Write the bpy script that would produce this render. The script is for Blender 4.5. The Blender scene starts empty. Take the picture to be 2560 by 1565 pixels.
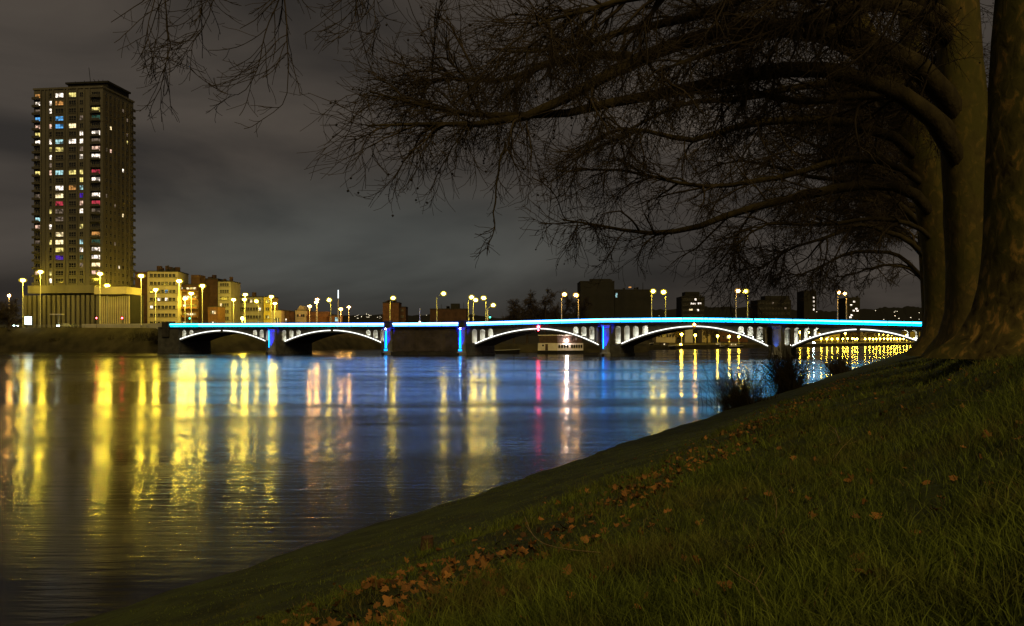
import bpy, math, random
import numpy as np

# ------------------------------------------------------------------ camera, sky, light
scene = bpy.context.scene
col = scene.collection
F, CX, HY, H = 2000.0, 1280.0, 848.0, 4.3      # focal length in photo pixels, centre, horizon row, eye height over water

cam_d = bpy.data.cameras.new("camera")
cam_d.sensor_width = 36.0
cam_d.lens = 36.0 * F / 2560.0
cam_d.shift_y = (HY - 782.5) / 2560.0
cam_d.clip_start = 0.05
cam_d.clip_end = 9000.0
cam = bpy.data.objects.new("camera", cam_d)
cam.location = (0, 0, H)
cam.rotation_euler = (math.radians(90), 0, 0)
col.objects.link(cam)
scene.camera = cam

world = bpy.data.worlds.new("World")
scene.world = world
world.use_nodes = True
wn, wl = world.node_tree.nodes, world.node_tree.links
wn.clear()
w_out = wn.new("ShaderNodeOutputWorld")
w_bg = wn.new("ShaderNodeBackground")
w_tc = wn.new("ShaderNodeTexCoord")
w_map = wn.new("ShaderNodeMapping")
w_map.inputs["Scale"].default_value = (1.0, 1.0, 3.2)
w_map.inputs["Location"].default_value = (2.3, 0.4, 0.9)
w_noise = wn.new("ShaderNodeTexNoise")
w_noise.inputs["Scale"].default_value = 2.3
w_noise.inputs["Detail"].default_value = 5.0
w_noise.inputs["Roughness"].default_value = 0.5
w_noise.inputs["Distortion"].default_value = 0.5
w_ramp = wn.new("ShaderNodeValToRGB")
w_ramp.color_ramp.elements[0].position = 0.34
w_ramp.color_ramp.elements[0].color = (0.034, 0.030, 0.027, 1)
w_ramp.color_ramp.elements[1].position = 0.66
w_ramp.color_ramp.elements[1].color = (0.092, 0.076, 0.062, 1)
# a thinner, cooler stretch of cloud low over the river, and the dull bank of cloud on the horizon
gd = np.array([-0.16, 1.0, 0.105]); gd /= np.linalg.norm(gd)
w_dot = wn.new("ShaderNodeVectorMath"); w_dot.operation = 'SUBTRACT'; w_dot.inputs[1].default_value = gd
w_scl = wn.new("ShaderNodeVectorMath"); w_scl.operation = 'MULTIPLY'; w_scl.inputs[1].default_value = (2.5, 0.8, 8.5)
w_len = wn.new("ShaderNodeVectorMath"); w_len.operation = 'LENGTH'
w_nrm = wn.new("ShaderNodeVectorMath"); w_nrm.operation = 'NORMALIZE'
w_gl = wn.new("ShaderNodeMapRange"); w_gl.interpolation_type = 'SMOOTHERSTEP'
w_gl.inputs["From Min"].default_value = 1.15
w_gl.inputs["From Max"].default_value = 0.0
w_gl.inputs["To Max"].default_value = 1.25
w_glm = wn.new("ShaderNodeMath"); w_glm.operation = 'MULTIPLY'
w_mix = wn.new("ShaderNodeMix"); w_mix.data_type = 'RGBA'
w_mix.inputs["B"].default_value = (0.105, 0.118, 0.110, 1)
w_sep = wn.new("ShaderNodeSeparateXYZ")
w_el = wn.new("ShaderNodeMapRange"); w_el.interpolation_type = 'SMOOTHERSTEP'
w_el.inputs["From Min"].default_value = 0.03
w_el.inputs["From Max"].default_value = 0.11
w_el.inputs["To Min"].default_value = 0.55
w_hi = wn.new("ShaderNodeMapRange"); w_hi.interpolation_type = 'SMOOTHSTEP'
w_hi.inputs["From Min"].default_value = 0.20
w_hi.inputs["From Max"].default_value = 0.50
w_hi.inputs["To Min"].default_value = 1.0
w_hi.inputs["To Max"].default_value = 0.66
w_pm = wn.new("ShaderNodeMath"); w_pm.operation = 'MULTIPLY'
w_mul = wn.new("ShaderNodeMix"); w_mul.data_type = 'RGBA'; w_mul.blend_type = 'MULTIPLY'
w_mul.inputs["Factor"].default_value = 1.0
wl.new(w_tc.outputs["Generated"], w_nrm.inputs[0])
wl.new(w_nrm.outputs[0], w_map.inputs["Vector"])
wl.new(w_map.outputs[0], w_noise.inputs["Vector"])
wl.new(w_noise.outputs["Fac"], w_ramp.inputs["Fac"])
wl.new(w_nrm.outputs[0], w_dot.inputs[0])
wl.new(w_dot.outputs[0], w_scl.inputs[0]); wl.new(w_scl.outputs[0], w_len.inputs[0])
wl.new(w_len.outputs["Value"], w_gl.inputs["Value"])
wl.new(w_gl.outputs[0], w_glm.inputs[0])
wl.new(w_noise.outputs["Fac"], w_glm.inputs[1])
wl.new(w_glm.outputs[0], w_mix.inputs["Factor"])
wl.new(w_ramp.outputs["Color"], w_mix.inputs["A"])
wl.new(w_nrm.outputs[0], w_sep.inputs[0])
w_nb = wn.new("ShaderNodeMath"); w_nb.operation = 'MULTIPLY_ADD'; w_nb.inputs[1].default_value = 0.16
w_nc = wn.new("ShaderNodeMath"); w_nc.operation = 'SUBTRACT'; w_nc.inputs[1].default_value = 0.08
wl.new(w_noise.outputs["Fac"], w_nb.inputs[0]); wl.new(w_sep.outputs["Z"], w_nb.inputs[2]); wl.new(w_nb.outputs[0], w_nc.inputs[0])
wl.new(w_nc.outputs[0], w_el.inputs["Value"])
wl.new(w_mix.outputs["Result"], w_mul.inputs["A"])
wl.new(w_sep.outputs["Z"], w_hi.inputs["Value"])
wl.new(w_el.outputs[0], w_pm.inputs[0]); wl.new(w_hi.outputs[0], w_pm.inputs[1])
wl.new(w_pm.outputs[0], w_mul.inputs["B"])
wl.new(w_mul.outputs["Result"], w_bg.inputs["Color"])
w_bg.inputs["Strength"].default_value = 0.92
wl.new(w_bg.outputs[0], w_out.inputs["Surface"])

sun_d = bpy.data.lights.new("city_glow", 'SUN')      # the warm glow of the town behind the camera
sun_d.energy = 0.95
sun_d.angle = math.radians(28)
sun_d.color = (1.0, 0.74, 0.26)
sun = bpy.data.objects.new("city_glow", sun_d)
from mathutils import Vector
sun.rotation_euler = Vector((-0.14, 0.80, -0.72)).to_track_quat('-Z', 'Y').to_euler()
col.objects.link(sun)

scene.view_settings.view_transform = 'Standard'
scene.view_settings.look = 'None'
scene.view_settings.exposure = 0.0
scene.view_settings.gamma = 1.0
scene.render.engine = 'CYCLES'
cy = scene.cycles
cy.use_denoising = True
try:
    cy.denoiser = 'OPENIMAGEDENOISE'
except Exception:
    pass
cy.max_bounces = 5
cy.diffuse_bounces = 2
cy.glossy_bounces = 3
cy.transmission_bounces = 3
cy.transparent_max_bounces = 4
cy.sample_clamp_indirect = 6.0
cy.sample_clamp_direct = 0.0
cy.caustics_reflective = False
cy.caustics_refractive = False
cy.use_light_tree = True

# ------------------------------------------------------------------ helpers
rng = np.random.default_rng(7)
R = random.Random(11)

def P(x, y, Y):
    return np.array([(x - CX) / F * Y, Y, H + (HY - y) / F * Y])
def PX(x, Y):
    return (x - CX) / F * Y
def PZ(y, Y):
    return H + (HY - y) / F * Y

def tag(o, label=None, cat=None, group=None, kind=None):
    if label: o["label"] = label
    if cat: o["category"] = cat
    if group: o["group"] = group
    if kind: o["kind"] = kind
    return o
def empty(name, loc, rz=0.0):
    o = bpy.data.objects.new(name, None)
    o.empty_display_size = 0.3
    o.location = loc
    o.rotation_euler = (0, 0, rz)
    col.objects.link(o)
    return o
def link(name, me, mat, parent=None, loc=None, rz=None):
    o = bpy.data.objects.new(name, me)
    if mat is not None and len(me.materials) == 0:
        for m in (mat if isinstance(mat, (list, tuple)) else [mat]):
            me.materials.append(m)
    if parent is not None: o.parent = parent
    if loc is not None: o.location = loc
    if rz is not None: o.rotation_euler = (0, 0, rz)
    col.objects.link(o)
    return o

class MB:
    """collects simple solids into one mesh"""
    def __init__(s):
        s.v, s.f, s.m = [], [], []
    def add(s, vs, fs, mi=0):
        b = len(s.v)
        s.v += [tuple(map(float, p)) for p in vs]
        s.f += [tuple(i + b for i in f) for f in fs]
        s.m += [mi] * len(fs)
        return s
    def box(s, x0, x1, y0, y1, z0, z1, mi=0):
        vs = [(x, y, z) for z in (z0, z1) for y in (y0, y1) for x in (x0, x1)]
        return s.add(vs, [(0, 2, 3, 1), (4, 5, 7, 6), (0, 1, 5, 4), (2, 6, 7, 3), (0, 4, 6, 2), (1, 3, 7, 5)], mi)
    def prism(s, poly, fn, v0, v1, mi=0, jamb=None):
        """2-D polygon (u,z) carried to 3-D by fn(u,v,z) and extruded from v0 to v1"""
        n = len(poly)
        vs = [fn(u, v0, z) for u, z in poly] + [fn(u, v1, z) for u, z in poly]
        fs = [tuple(range(n)), tuple(range(2 * n - 1, n - 1, -1))]
        b0 = len(s.m)
        fs += [(i, i + n, (i + 1) % n + n, (i + 1) % n) for i in range(n)]
        s.add(vs, fs, mi)
        if jamb is not None: s.m[b0 + 2:] = [jamb] * n
        return s
    def tube(s, pts, rad, n=8, mi=0, cap=True):
        pts = np.asarray(pts, float)
        rad = np.broadcast_to(np.asarray(rad, float), (len(pts),))
        V, Q = tube_arrays(pts[None], rad[None], n)
        fs = [tuple(q) for q in Q]
        if cap:
            fs += [tuple(range(n - 1, -1, -1)), tuple(range(len(V) - n, len(V)))]
        return s.add(V, fs, mi)
    def ball(s, c, rx, ry, rz, nu=8, nv=5, mi=0):
        vs = [(c[0], c[1], c[2] - rz)]
        for j in range(1, nv):
            t = math.pi * j / nv - math.pi / 2
            for i in range(nu):
                a = 2 * math.pi * i / nu
                vs.append((c[0] + rx * math.cos(t) * math.cos(a), c[1] + ry * math.cos(t) * math.sin(a), c[2] + rz * math.sin(t)))
        vs.append((c[0], c[1], c[2] + rz))
        fs = [(0, 1 + (i + 1) % nu, 1 + i) for i in range(nu)]
        for j in range(nv - 2):
            a, b = 1 + j * nu, 1 + (j + 1) * nu
            fs += [(a + i, a + (i + 1) % nu, b + (i + 1) % nu, b + i) for i in range(nu)]
        a = 1 + (nv - 2) * nu
        fs += [(a + i, a + (i + 1) % nu, len(vs) - 1) for i in range(nu)]
        return s.add(vs, fs, mi)
    def mesh(s, name, mats, smooth=False):
        me = bpy.data.meshes.new(name)
        me.from_pydata(s.v, [], s.f)
        for m in (mats if isinstance(mats, (list, tuple)) else [mats]):
            me.materials.append(m)
        if any(s.m): me.polygons.foreach_set("material_index", s.m)
        if smooth: me.polygons.foreach_set("use_smooth", [True] * len(s.f))
        me.update()
        return me
    def build(s, name, mats, parent=None, smooth=False, loc=None, rz=None):
        return link(name, s.mesh(name, mats, smooth), None, parent, loc, rz)

def tube_arrays(Pt, Rd, n):
    """M polylines of K points -> vertices and quads"""
    M, K, _ = Pt.shape
    T = np.gradient(Pt, axis=1)
    T /= np.linalg.norm(T, axis=2, keepdims=True) + 1e-9
    mean = Pt[:, -1] - Pt[:, 0]
    ref = np.where(np.abs(mean[:, 2:3]) > 0.75 * np.linalg.norm(mean, axis=1, keepdims=True), np.array([[1., 0, 0]]), np.array([[0, 0, 1.]]))
    A = np.cross(T, ref[:, None, :]); A /= np.linalg.norm(A, axis=2, keepdims=True) + 1e-9
    B = np.cross(T, A)
    ang = 2 * math.pi * np.arange(n) / n
    ring = A[:, :, None, :] * np.cos(ang)[None, None, :, None] + B[:, :, None, :] * np.sin(ang)[None, None, :, None]
    V = Pt[:, :, None, :] + ring * Rd[:, :, None, None]
    base = (np.arange(M) * K * n)[:, None, None]
    k = (np.arange(K - 1) * n)[None, :, None]
    i = np.arange(n)[None, None, :]
    j = (i + 1) % n
    Q = np.stack([base + k + i, base + k + j, base + k + n + j, base + k + n + i], axis=-1)
    return V.reshape(-1, 3), Q.reshape(-1, 4)

def np_mesh(name, V, faces, mat, smooth=False):
    """faces: list of int arrays (N,3) or (N,4)"""
    me = bpy.data.meshes.new(name)
    V = np.ascontiguousarray(V, dtype=np.float32)
    me.vertices.add(len(V)); me.vertices.foreach_set("co", V.ravel())
    loops = np.concatenate([f.ravel() for f in faces]).astype(np.int32)
    tot = np.concatenate([np.full(len(f), f.shape[1]) for f in faces])
    start = np.concatenate([[0], np.cumsum(tot)[:-1]]).astype(np.int32)
    me.loops.add(len(loops)); me.loops.foreach_set("vertex_index", loops)
    me.polygons.add(len(tot)); me.polygons.foreach_set("loop_start", start)
    if smooth: me.polygons.foreach_set("use_smooth", np.ones(len(tot), dtype=bool))
    me.materials.append(mat)
    me.update(calc_edges=True)
    return me
def tubes_obj(name, batches, mat, parent=None, smooth=False):
    Vs, Fs, off = [], [], 0
    for Pt, Rd, n in batches:
        V, Q = tube_arrays(Pt, Rd, n)
        Vs.append(V); Fs.append(Q + off); off += len(V)
    return link(name, np_mesh(name, np.concatenate(Vs), [np.concatenate(Fs)], mat, smooth), None, parent)

# ------------------------------------------------------------------ materials
MAT = {}
def nodes_of(name):
    m = bpy.data.materials.new(name); m.use_nodes = True
    return m, m.node_tree.nodes, m.node_tree.links, m.node_tree.nodes["Principled BSDF"]
def surf(name, c1, c2=None, scale=2.0, rough=0.8, bump=0.0, bscale=None, metal=0.0, spec=0.3, stretch=(1, 1, 1), detail=6.0, lo=0.35, hi=0.65, island=0.0):
    """two-tone noise surface"""
    m, n, l, b = nodes_of(name)
    b.inputs["Roughness"].default_value = rough
    b.inputs["Metallic"].default_value = metal
    b.inputs["Specular IOR Level"].default_value = spec
    tc = n.new("ShaderNodeTexCoord"); mp = n.new("ShaderNodeMapping")
    mp.inputs["Scale"].default_value = stretch
    l.new(tc.outputs["Object"], mp.inputs["Vector"])
    if c2 is None: c2 = tuple(x * 0.65 for x in c1)
    ns = n.new("ShaderNodeTexNoise"); ns.inputs["Scale"].default_value = scale; ns.inputs["Detail"].default_value = detail
    l.new(mp.outputs[0], ns.inputs["Vector"])
    rp = n.new("ShaderNodeValToRGB")
    rp.color_ramp.elements[0].position = lo; rp.color_ramp.elements[0].color = (*c2, 1)
    rp.color_ramp.elements[1].position = hi; rp.color_ramp.elements[1].color = (*c1, 1)
    if island > 0:
        g = n.new("ShaderNodeNewGeometry")
        mx = n.new("ShaderNodeMath"); mx.operation = 'MULTIPLY_ADD'
        mx.inputs[1].default_value = island; 
        l.new(g.outputs["Random Per Island"], mx.inputs[0])
        ms = n.new("ShaderNodeMath"); ms.operation = 'MULTIPLY_ADD'
        ms.inputs[1].default_value = 1.0 - island; ms.inputs[2].default_value = 0.0
        l.new(ns.outputs["Fac"], ms.inputs[0])
        l.new(ms.outputs[0], mx.inputs[2])
        l.new(mx.outputs[0], rp.inputs["Fac"])
    else:
        l.new(ns.outputs["Fac"], rp.inputs["Fac"])
    l.new(rp.outputs["Color"], b.inputs["Base Color"])
    if bump > 0:
        n2 = n.new("ShaderNodeTexNoise"); n2.inputs["Scale"].default_value = bscale or scale * 4; n2.inputs["Detail"].default_value = 5
        l.new(mp.outputs[0], n2.inputs["Vector"])
        bp = n.new("ShaderNodeBump"); bp.inputs["Strength"].default_value = bump; bp.inputs["Distance"].default_value = 0.05
        l.new(n2.outputs["Fac"], bp.inputs["Height"]); l.new(bp.outputs[0], b.inputs["Normal"])
    MAT[name] = m
    return m
def glow(name, c, s, sample=True, c2=None, scale=1.0, lo=0.3, hi=0.7):
    m = bpy.data.materials.new(name); m.use_nodes = True
    n, l = m.node_tree.nodes, m.node_tree.links
    n.clear()
    o = n.new("ShaderNodeOutputMaterial"); e = n.new("ShaderNodeEmission")
    e.inputs["Color"].default_value = (*c, 1); e.inputs["Strength"].default_value = s
    if c2 is not None:
        tc = n.new("ShaderNodeTexCoord"); ns = n.new("ShaderNodeTexNoise"); ns.inputs["Scale"].default_value = scale; ns.inputs["Detail"].default_value = 3
        rp = n.new("ShaderNodeValToRGB")
        rp.color_ramp.elements[0].position = lo; rp.color_ramp.elements[0].color = (*c2, 1)
        rp.color_ramp.elements[1].position = hi; rp.color_ramp.elements[1].color = (*c, 1)
        oi = n.new("ShaderNodeObjectInfo"); ad = n.new("ShaderNodeVectorMath"); ad.operation = 'ADD'
        mu = n.new("ShaderNodeMath"); mu.operation = 'MULTIPLY'; mu.inputs[1].default_value = 57.0
        l.new(oi.outputs["Random"], mu.inputs[0]); l.new(mu.outputs[0], ad.inputs[1])
        l.new(tc.outputs["Object"], ad.inputs[0])
        l.new(ad.outputs[0], ns.inputs["Vector"]); l.new(ns.outputs["Fac"], rp.inputs["Fac"]); l.new(rp.outputs[0], e.inputs["Color"])
    l.new(e.outputs[0], o.inputs["Surface"])
    m.cycles.emission_sampling = 'FRONT' if sample else 'NONE'
    MAT[name] = m
    return m

surf("stone", (0.10, 0.098, 0.092), (0.055, 0.054, 0.051), 0.8, 0.85, 0.4, 6)
surf("pale_stone", (0.30, 0.295, 0.285), (0.18, 0.177, 0.17), 0.9, 0.8, 0.3, 6)
surf("dark_stone", (0.06, 0.055, 0.052), (0.03, 0.028, 0.027), 0.6, 0.9, 0.5, 5)
surf("island_wall", (0.115, 0.092, 0.088), (0.055, 0.044, 0.043), 0.35, 0.9, 0.5, 4)
surf("asphalt", (0.055, 0.055, 0.055), (0.04, 0.04, 0.04), 3, 0.85)
surf("black_metal", (0.02, 0.02, 0.022), None, 3, 0.5)
surf("pole_metal", (0.42, 0.42, 0.40), (0.33, 0.33, 0.32), 2, 0.5, metal=0.3)
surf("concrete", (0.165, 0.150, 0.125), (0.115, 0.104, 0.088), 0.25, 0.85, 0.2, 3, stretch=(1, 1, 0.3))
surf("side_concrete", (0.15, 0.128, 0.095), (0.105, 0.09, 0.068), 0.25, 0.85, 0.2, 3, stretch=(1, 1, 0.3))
surf("cream_render", (0.58, 0.50, 0.34), (0.47, 0.40, 0.27), 0.3, 0.85)
surf("white_render", (0.62, 0.58, 0.50), (0.5, 0.47, 0.40), 0.3, 0.85)
surf("brick", (0.19, 0.092, 0.045), (0.12, 0.058, 0.032), 0.8, 0.9)
surf("dark_brick", (0.105, 0.056, 0.036), (0.065, 0.036, 0.025), 0.5, 0.9)
surf("grey_render", (0.40, 0.37, 0.28), (0.32, 0.29, 0.22), 0.4, 0.85)
surf("yellow_render", (0.62, 0.50, 0.12), (0.5, 0.40, 0.1), 0.4, 0.85)
surf("dark_block", (0.030, 0.028, 0.026), (0.02, 0.019, 0.018), 0.2, 0.9)
surf("roof", (0.05, 0.045, 0.042), None, 1.0, 0.9)
surf("white_paint", (0.78, 0.74, 0.74), (0.66, 0.62, 0.62), 0.7, 0.5)
surf("boat_dark", (0.10, 0.06, 0.05), (0.06, 0.04, 0.035), 1.0, 0.6)
surf("hull_black", (0.018, 0.018, 0.02), None, 1.0, 0.35)
surf("window_frame", (0.24, 0.22, 0.19), None, 2, 0.6)
surf("dark_glass", (0.015, 0.016, 0.018), None, 2, 0.12, spec=0.5)
surf("balcony_dark", (0.10, 0.09, 0.08), None, 1.0, 0.8)
surf("bark", (0.062, 0.047, 0.022), (0.030, 0.022, 0.012), 3.0, 0.95, 0.8, 14, stretch=(1, 1, 0.35))
surf("twig_bark", (0.075, 0.055, 0.040), (0.042, 0.031, 0.023), 3.0, 0.95)
surf("seed", (0.035, 0.026, 0.02), None, 4, 0.95)
surf("scrub", (0.060, 0.050, 0.026), (0.022, 0.019, 0.011), 0.22, 0.97, 0.9, 1.5)
surf("shrub", (0.060, 0.045, 0.025), (0.026, 0.020, 0.012), 2.0, 0.95)
surf("hill_mat", (0.022, 0.021, 0.02), (0.013, 0.013, 0.013), 0.01, 1.0)
surf("far_ground", (0.06, 0.055, 0.045), (0.04, 0.036, 0.03), 0.05, 0.95)
surf("soil", (0.060, 0.078, 0.016), (0.026, 0.032, 0.009), 1.3, 0.97, 0.8, 9)
surf("grass_blade", (0.23, 0.285, 0.036), (0.030, 0.044, 0.008), 0.9, 0.75, spec=0.25, lo=0.25, hi=0.85, island=0.5)
def grass_tone():
    m = MAT["grass_blade"]; n, l = m.node_tree.nodes, m.node_tree.links
    b = n["Principled BSDF"]
    src = b.inputs["Base Color"].links[0].from_socket
    tc = n.new("ShaderNodeTexCoord")
    ns = n.new("ShaderNodeTexNoise"); ns.inputs["Scale"].default_value = 1.1; ns.inputs["Detail"].default_value = 6; ns.inputs["Roughness"].default_value = 0.65
    l.new(tc.outputs["Object"], ns.inputs["Vector"])
    mr = n.new("ShaderNodeMapRange"); mr.inputs["From Min"].default_value = 0.48; mr.inputs["From Max"].default_value = 0.68; mr.inputs["To Max"].default_value = 0.75
    l.new(ns.outputs["Fac"], mr.inputs["Value"])
    mx = n.new("ShaderNodeMix"); mx.data_type = 'RGBA'; mx.inputs["B"].default_value = (0.150, 0.112, 0.036, 1)      # withered patches
    l.new(mr.outputs[0], mx.inputs["Factor"]); l.new(src, mx.inputs["A"]); l.new(mx.outputs["Result"], b.inputs["Base Color"])
grass_tone()
surf("dry_straw", (0.36, 0.26, 0.12), (0.22, 0.15, 0.07), 3.0, 0.8, island=0.5)
surf("leaf_brown", (0.46, 0.20, 0.05), (0.05, 0.027, 0.013), 6.0, 0.75, spec=0.35, lo=0.2, hi=0.8, island=0.6)
surf("wood_post", (0.17, 0.095, 0.05), (0.08, 0.045, 0.028), 5.0, 0.9, 0.6, 30)

def plane_bark(name, k):
    m, n, l, b = nodes_of(name)
    mixc = lambda c: tuple(0.105 * (1 - k) * f + v * k for v, f in zip(c, (1.0, 0.78, 0.3)))
    b.inputs["Roughness"].default_value = 0.92
    b.inputs["Specular IOR Level"].default_value = 0.2
    tc = n.new("ShaderNodeTexCoord"); mp = n.new("ShaderNodeMapping"); mp.inputs["Scale"].default_value = (1, 1, 0.55)
    l.new(tc.outputs["Object"], mp.inputs["Vector"])
    ns = n.new("ShaderNodeTexNoise"); ns.inputs["Scale"].default_value = 4.6; ns.inputs["Detail"].default_value = 4; ns.inputs["Roughness"].default_value = 0.55
    ns.inputs["Distortion"].default_value = 0.6
    l.new(mp.outputs[0], ns.inputs["Vector"])
    rp = n.new("ShaderNodeValToRGB"); rp.color_ramp.interpolation = 'EASE'
    els = rp.color_ramp.elements
    els[0].position = 0.34; els[0].color = (*mixc((0.035, 0.026, 0.012)), 1)
    els[1].position = 0.68; els[1].color = (*mixc((0.40, 0.25, 0.075)), 1)
    e = els.new(0.45); e.color = (*mixc((0.085, 0.066, 0.025)), 1)
    e = els.new(0.56); e.color = (*mixc((0.125, 0.100, 0.034)), 1)
    e = els.new(0.60); e.color = (*mixc((0.26, 0.16, 0.05)), 1)
    l.new(ns.outputs["Fac"], rp.inputs["Fac"])
    n3 = n.new("ShaderNodeTexNoise"); n3.inputs["Scale"].default_value = 0.7; n3.inputs["Detail"].default_value = 3
    l.new(tc.outputs["Object"], n3.inputs["Vector"])
    mr = n.new("ShaderNodeMapRange"); mr.inputs["From Min"].default_value = 0.42; mr.inputs["From Max"].default_value = 0.62
    l.new(n3.outputs["Fac"], mr.inputs["Value"])
    mx = n.new("ShaderNodeMix"); mx.data_type = 'RGBA'; mx.inputs["B"].default_value = (0.085, 0.085, 0.018, 1)   # algae green
    ml = n.new("ShaderNodeMath"); ml.operation = 'MULTIPLY'; ml.inputs[1].default_value = 0.55
    l.new(mr.outputs[0], ml.inputs[0]); l.new(ml.outputs[0], mx.inputs["Factor"])
    l.new(rp.outputs[0], mx.inputs["A"]); l.new(mx.outputs["Result"], b.inputs["Base Color"])
    bp = n.new("ShaderNodeBump"); bp.inputs["Strength"].default_value = 0.8; bp.inputs["Distance"].default_value = 0.03
    l.new(ns.outputs["Fac"], bp.inputs["Height"]); l.new(bp.outputs[0], b.inputs["Normal"])
    MAT[name] = m
plane_bark("plane_bark", 1.0)
plane_bark("smooth_bark", 0.35)

def water_mat():
    m, n, l, b = nodes_of("water")
    b.inputs["Base Color"].default_value = (0.004, 0.004, 0.005, 1)
    b.inputs["IOR"].default_value = 1.33
    b.inputs["Specular IOR Level"].default_value = 0.5
    tc = n.new("ShaderNodeTexCoord")
    # long slow drifts of rougher and calmer water, drawn out across the current
    mp = n.new("ShaderNodeMapping"); mp.inputs["Rotation"].default_value = (0, 0, math.radians(13)); mp.inputs["Scale"].default_value = (0.013, 0.075, 1)
    l.new(tc.outputs["Object"], mp.inputs["Vector"])
    ns = n.new("ShaderNodeTexNoise"); ns.inputs["Scale"].default_value = 1.0; ns.inputs["Detail"].default_value = 4; ns.inputs["Roughness"].default_value = 0.6
    ns.inputs["Distortion"].default_value = 0.5
    l.new(mp.outputs[0], ns.inputs["Vector"])
    mr = n.new("ShaderNodeMapRange"); mr.inputs["From Min"].default_value = 0.36; mr.inputs["From Max"].default_value = 0.66
    mr.inputs["To Min"].default_value = 0.05; mr.inputs["To Max"].default_value = 0.27
    l.new(ns.outputs["Fac"], mr.inputs["Value"])
    # the water ruffles more on this side of the river, away from the lee of the bridge
    sp = n.new("ShaderNodeSeparateXYZ"); l.new(tc.outputs["Object"], sp.inputs[0])
    mr2 = n.new("ShaderNodeMapRange"); mr2.interpolation_type = 'SMOOTHSTEP'
    mr2.inputs["From Min"].default_value = 15; mr2.inputs["From Max"].default_value = 75
    mr2.inputs["To Min"].default_value = 0.03; mr2.inputs["To Max"].default_value = 0.0
    l.new(sp.outputs["Y"], mr2.inputs["Value"])
    ad = n.new("ShaderNodeMath"); ad.operation = 'ADD'
    l.new(mr.outputs[0], ad.inputs[0]); l.new(mr2.outputs[0], ad.inputs[1]); l.new(ad.outputs[0], b.inputs["Roughness"])
    # small wavelets
    m2 = n.new("ShaderNodeMapping"); m2.inputs["Scale"].default_value = (0.10, 1.0, 1); m2.inputs["Rotation"].default_value = (0, 0, math.radians(7))
    l.new(tc.outputs["Object"], m2.inputs["Vector"])
    n2 = n.new("ShaderNodeTexNoise"); n2.inputs["Scale"].default_value = 0.8; n2.inputs["Detail"].default_value = 5; n2.inputs["Roughness"].default_value = 0.62
    l.new(m2.outputs[0], n2.inputs["Vector"])
    bp = n.new("ShaderNodeBump"); bp.inputs["Strength"].default_value = 0.30; bp.inputs["Distance"].default_value = 0.05
    l.new(n2.outputs["Fac"], bp.inputs["Height"])
    m3 = n.new("ShaderNodeMapping"); m3.inputs["Scale"].default_value = (0.26, 1.7, 1); m3.inputs["Rotation"].default_value = (0, 0, math.radians(-6))
    l.new(tc.outputs["Object"], m3.inputs["Vector"])
    n3 = n.new("ShaderNodeTexNoise"); n3.inputs["Scale"].default_value = 1.9; n3.inputs["Detail"].default_value = 4; n3.inputs["Roughness"].default_value = 0.55
    l.new(m3.outputs[0], n3.inputs["Vector"])
    b3 = n.new("ShaderNodeBump"); b3.inputs["Strength"].default_value = 0.85; b3.inputs["Distance"].default_value = 0.020
    l.new(n3.outputs["Fac"], b3.inputs["Height"]); l.new(bp.outputs[0], b3.inputs["Normal"]); l.new(b3.outputs[0], b.inputs["Normal"])
    MAT["water"] = m
water_mat()

SODIUM, ORANGE, WARM = (1.0, 0.72, 0.055), (1.0, 0.50, 0.10), (1.0, 0.80, 0.68)
glow("sodium", SODIUM, 480)
glow("sodium_bridge", SODIUM, 150)
glow("orange_bridge", ORANGE, 140)
glow("orange_lamp", ORANGE, 300)
glow("warm_lamp", WARM, 420)
def halo(name, c, s_, clear):  # see-through glowing shell that imitates the halo of light round a lamp
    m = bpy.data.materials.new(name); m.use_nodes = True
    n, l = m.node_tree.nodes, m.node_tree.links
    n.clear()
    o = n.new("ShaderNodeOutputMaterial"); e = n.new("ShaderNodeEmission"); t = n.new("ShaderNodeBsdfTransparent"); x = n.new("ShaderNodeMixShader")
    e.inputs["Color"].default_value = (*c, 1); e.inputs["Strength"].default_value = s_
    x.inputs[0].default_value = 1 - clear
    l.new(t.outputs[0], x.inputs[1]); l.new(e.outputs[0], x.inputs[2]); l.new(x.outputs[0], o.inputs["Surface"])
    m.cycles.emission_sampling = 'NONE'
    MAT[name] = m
halo("glass_sodium", (1.0, 0.72, 0.04), 1.1, 0.72)
halo("glass_orange", (1.0, 0.48, 0.08), 1.0, 0.72)
HALO = {"sodium": "glass_sodium", "sodium_bridge": "glass_sodium", "orange_lamp": "glass_orange", "orange_bridge": "glass_orange", "quay_glow": "glass_sodium"}
glow("quay_glow", (1.0, 0.64, 0.05), 170)
glow("white_glow", (0.9, 1.0, 1.0), 60)
glow("red_glow", (1.0, 0.03, 0.05), 60)
glow("amber_glow", (1.0, 0.36, 0.05), 40)
glow("green_glow", (0.05, 1.0, 0.6), 8)
glow("led_white", (1.0, 1.0, 0.90), 2.2)
glow("led_flood", (0.93, 1.0, 0.96), 40)
glow("led_blue", (0.0, 0.32, 1.0), 6)
PKX = [426, 700, 900, 1160, 1500, 1700, 2300]
PKC = np.array([(0, .62, .95), (.02, .38, 1), (.05, .23, 1), (.045, .23, 1), (.012, .29, 1), (0, .37, 1), (0, .44, 1)])
TKC = np.array([(.12, .95, 1), (.35, .85, 1), (.5, .82, 1), (.45, .8, 1), (.3, .85, 1), (.16, .9, 1), (.14, .92, 1)])
for q_ in range(12):
    x_ = 426 + (2300 - 426) * q_ / 11.0
    pc = tuple(float(np.interp(x_, PKX, PKC[:, k])) for k in range(3)); tc_ = tuple(float(np.interp(x_, PKX, TKC[:, k])) for k in range(3))
    glow("panel_%d" % q_, pc, 10.5, c2=tuple(v * 0.74 for v in pc), scale=0.6)
    glow("tube_%d" % q_, tc_, 6.5)
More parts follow.
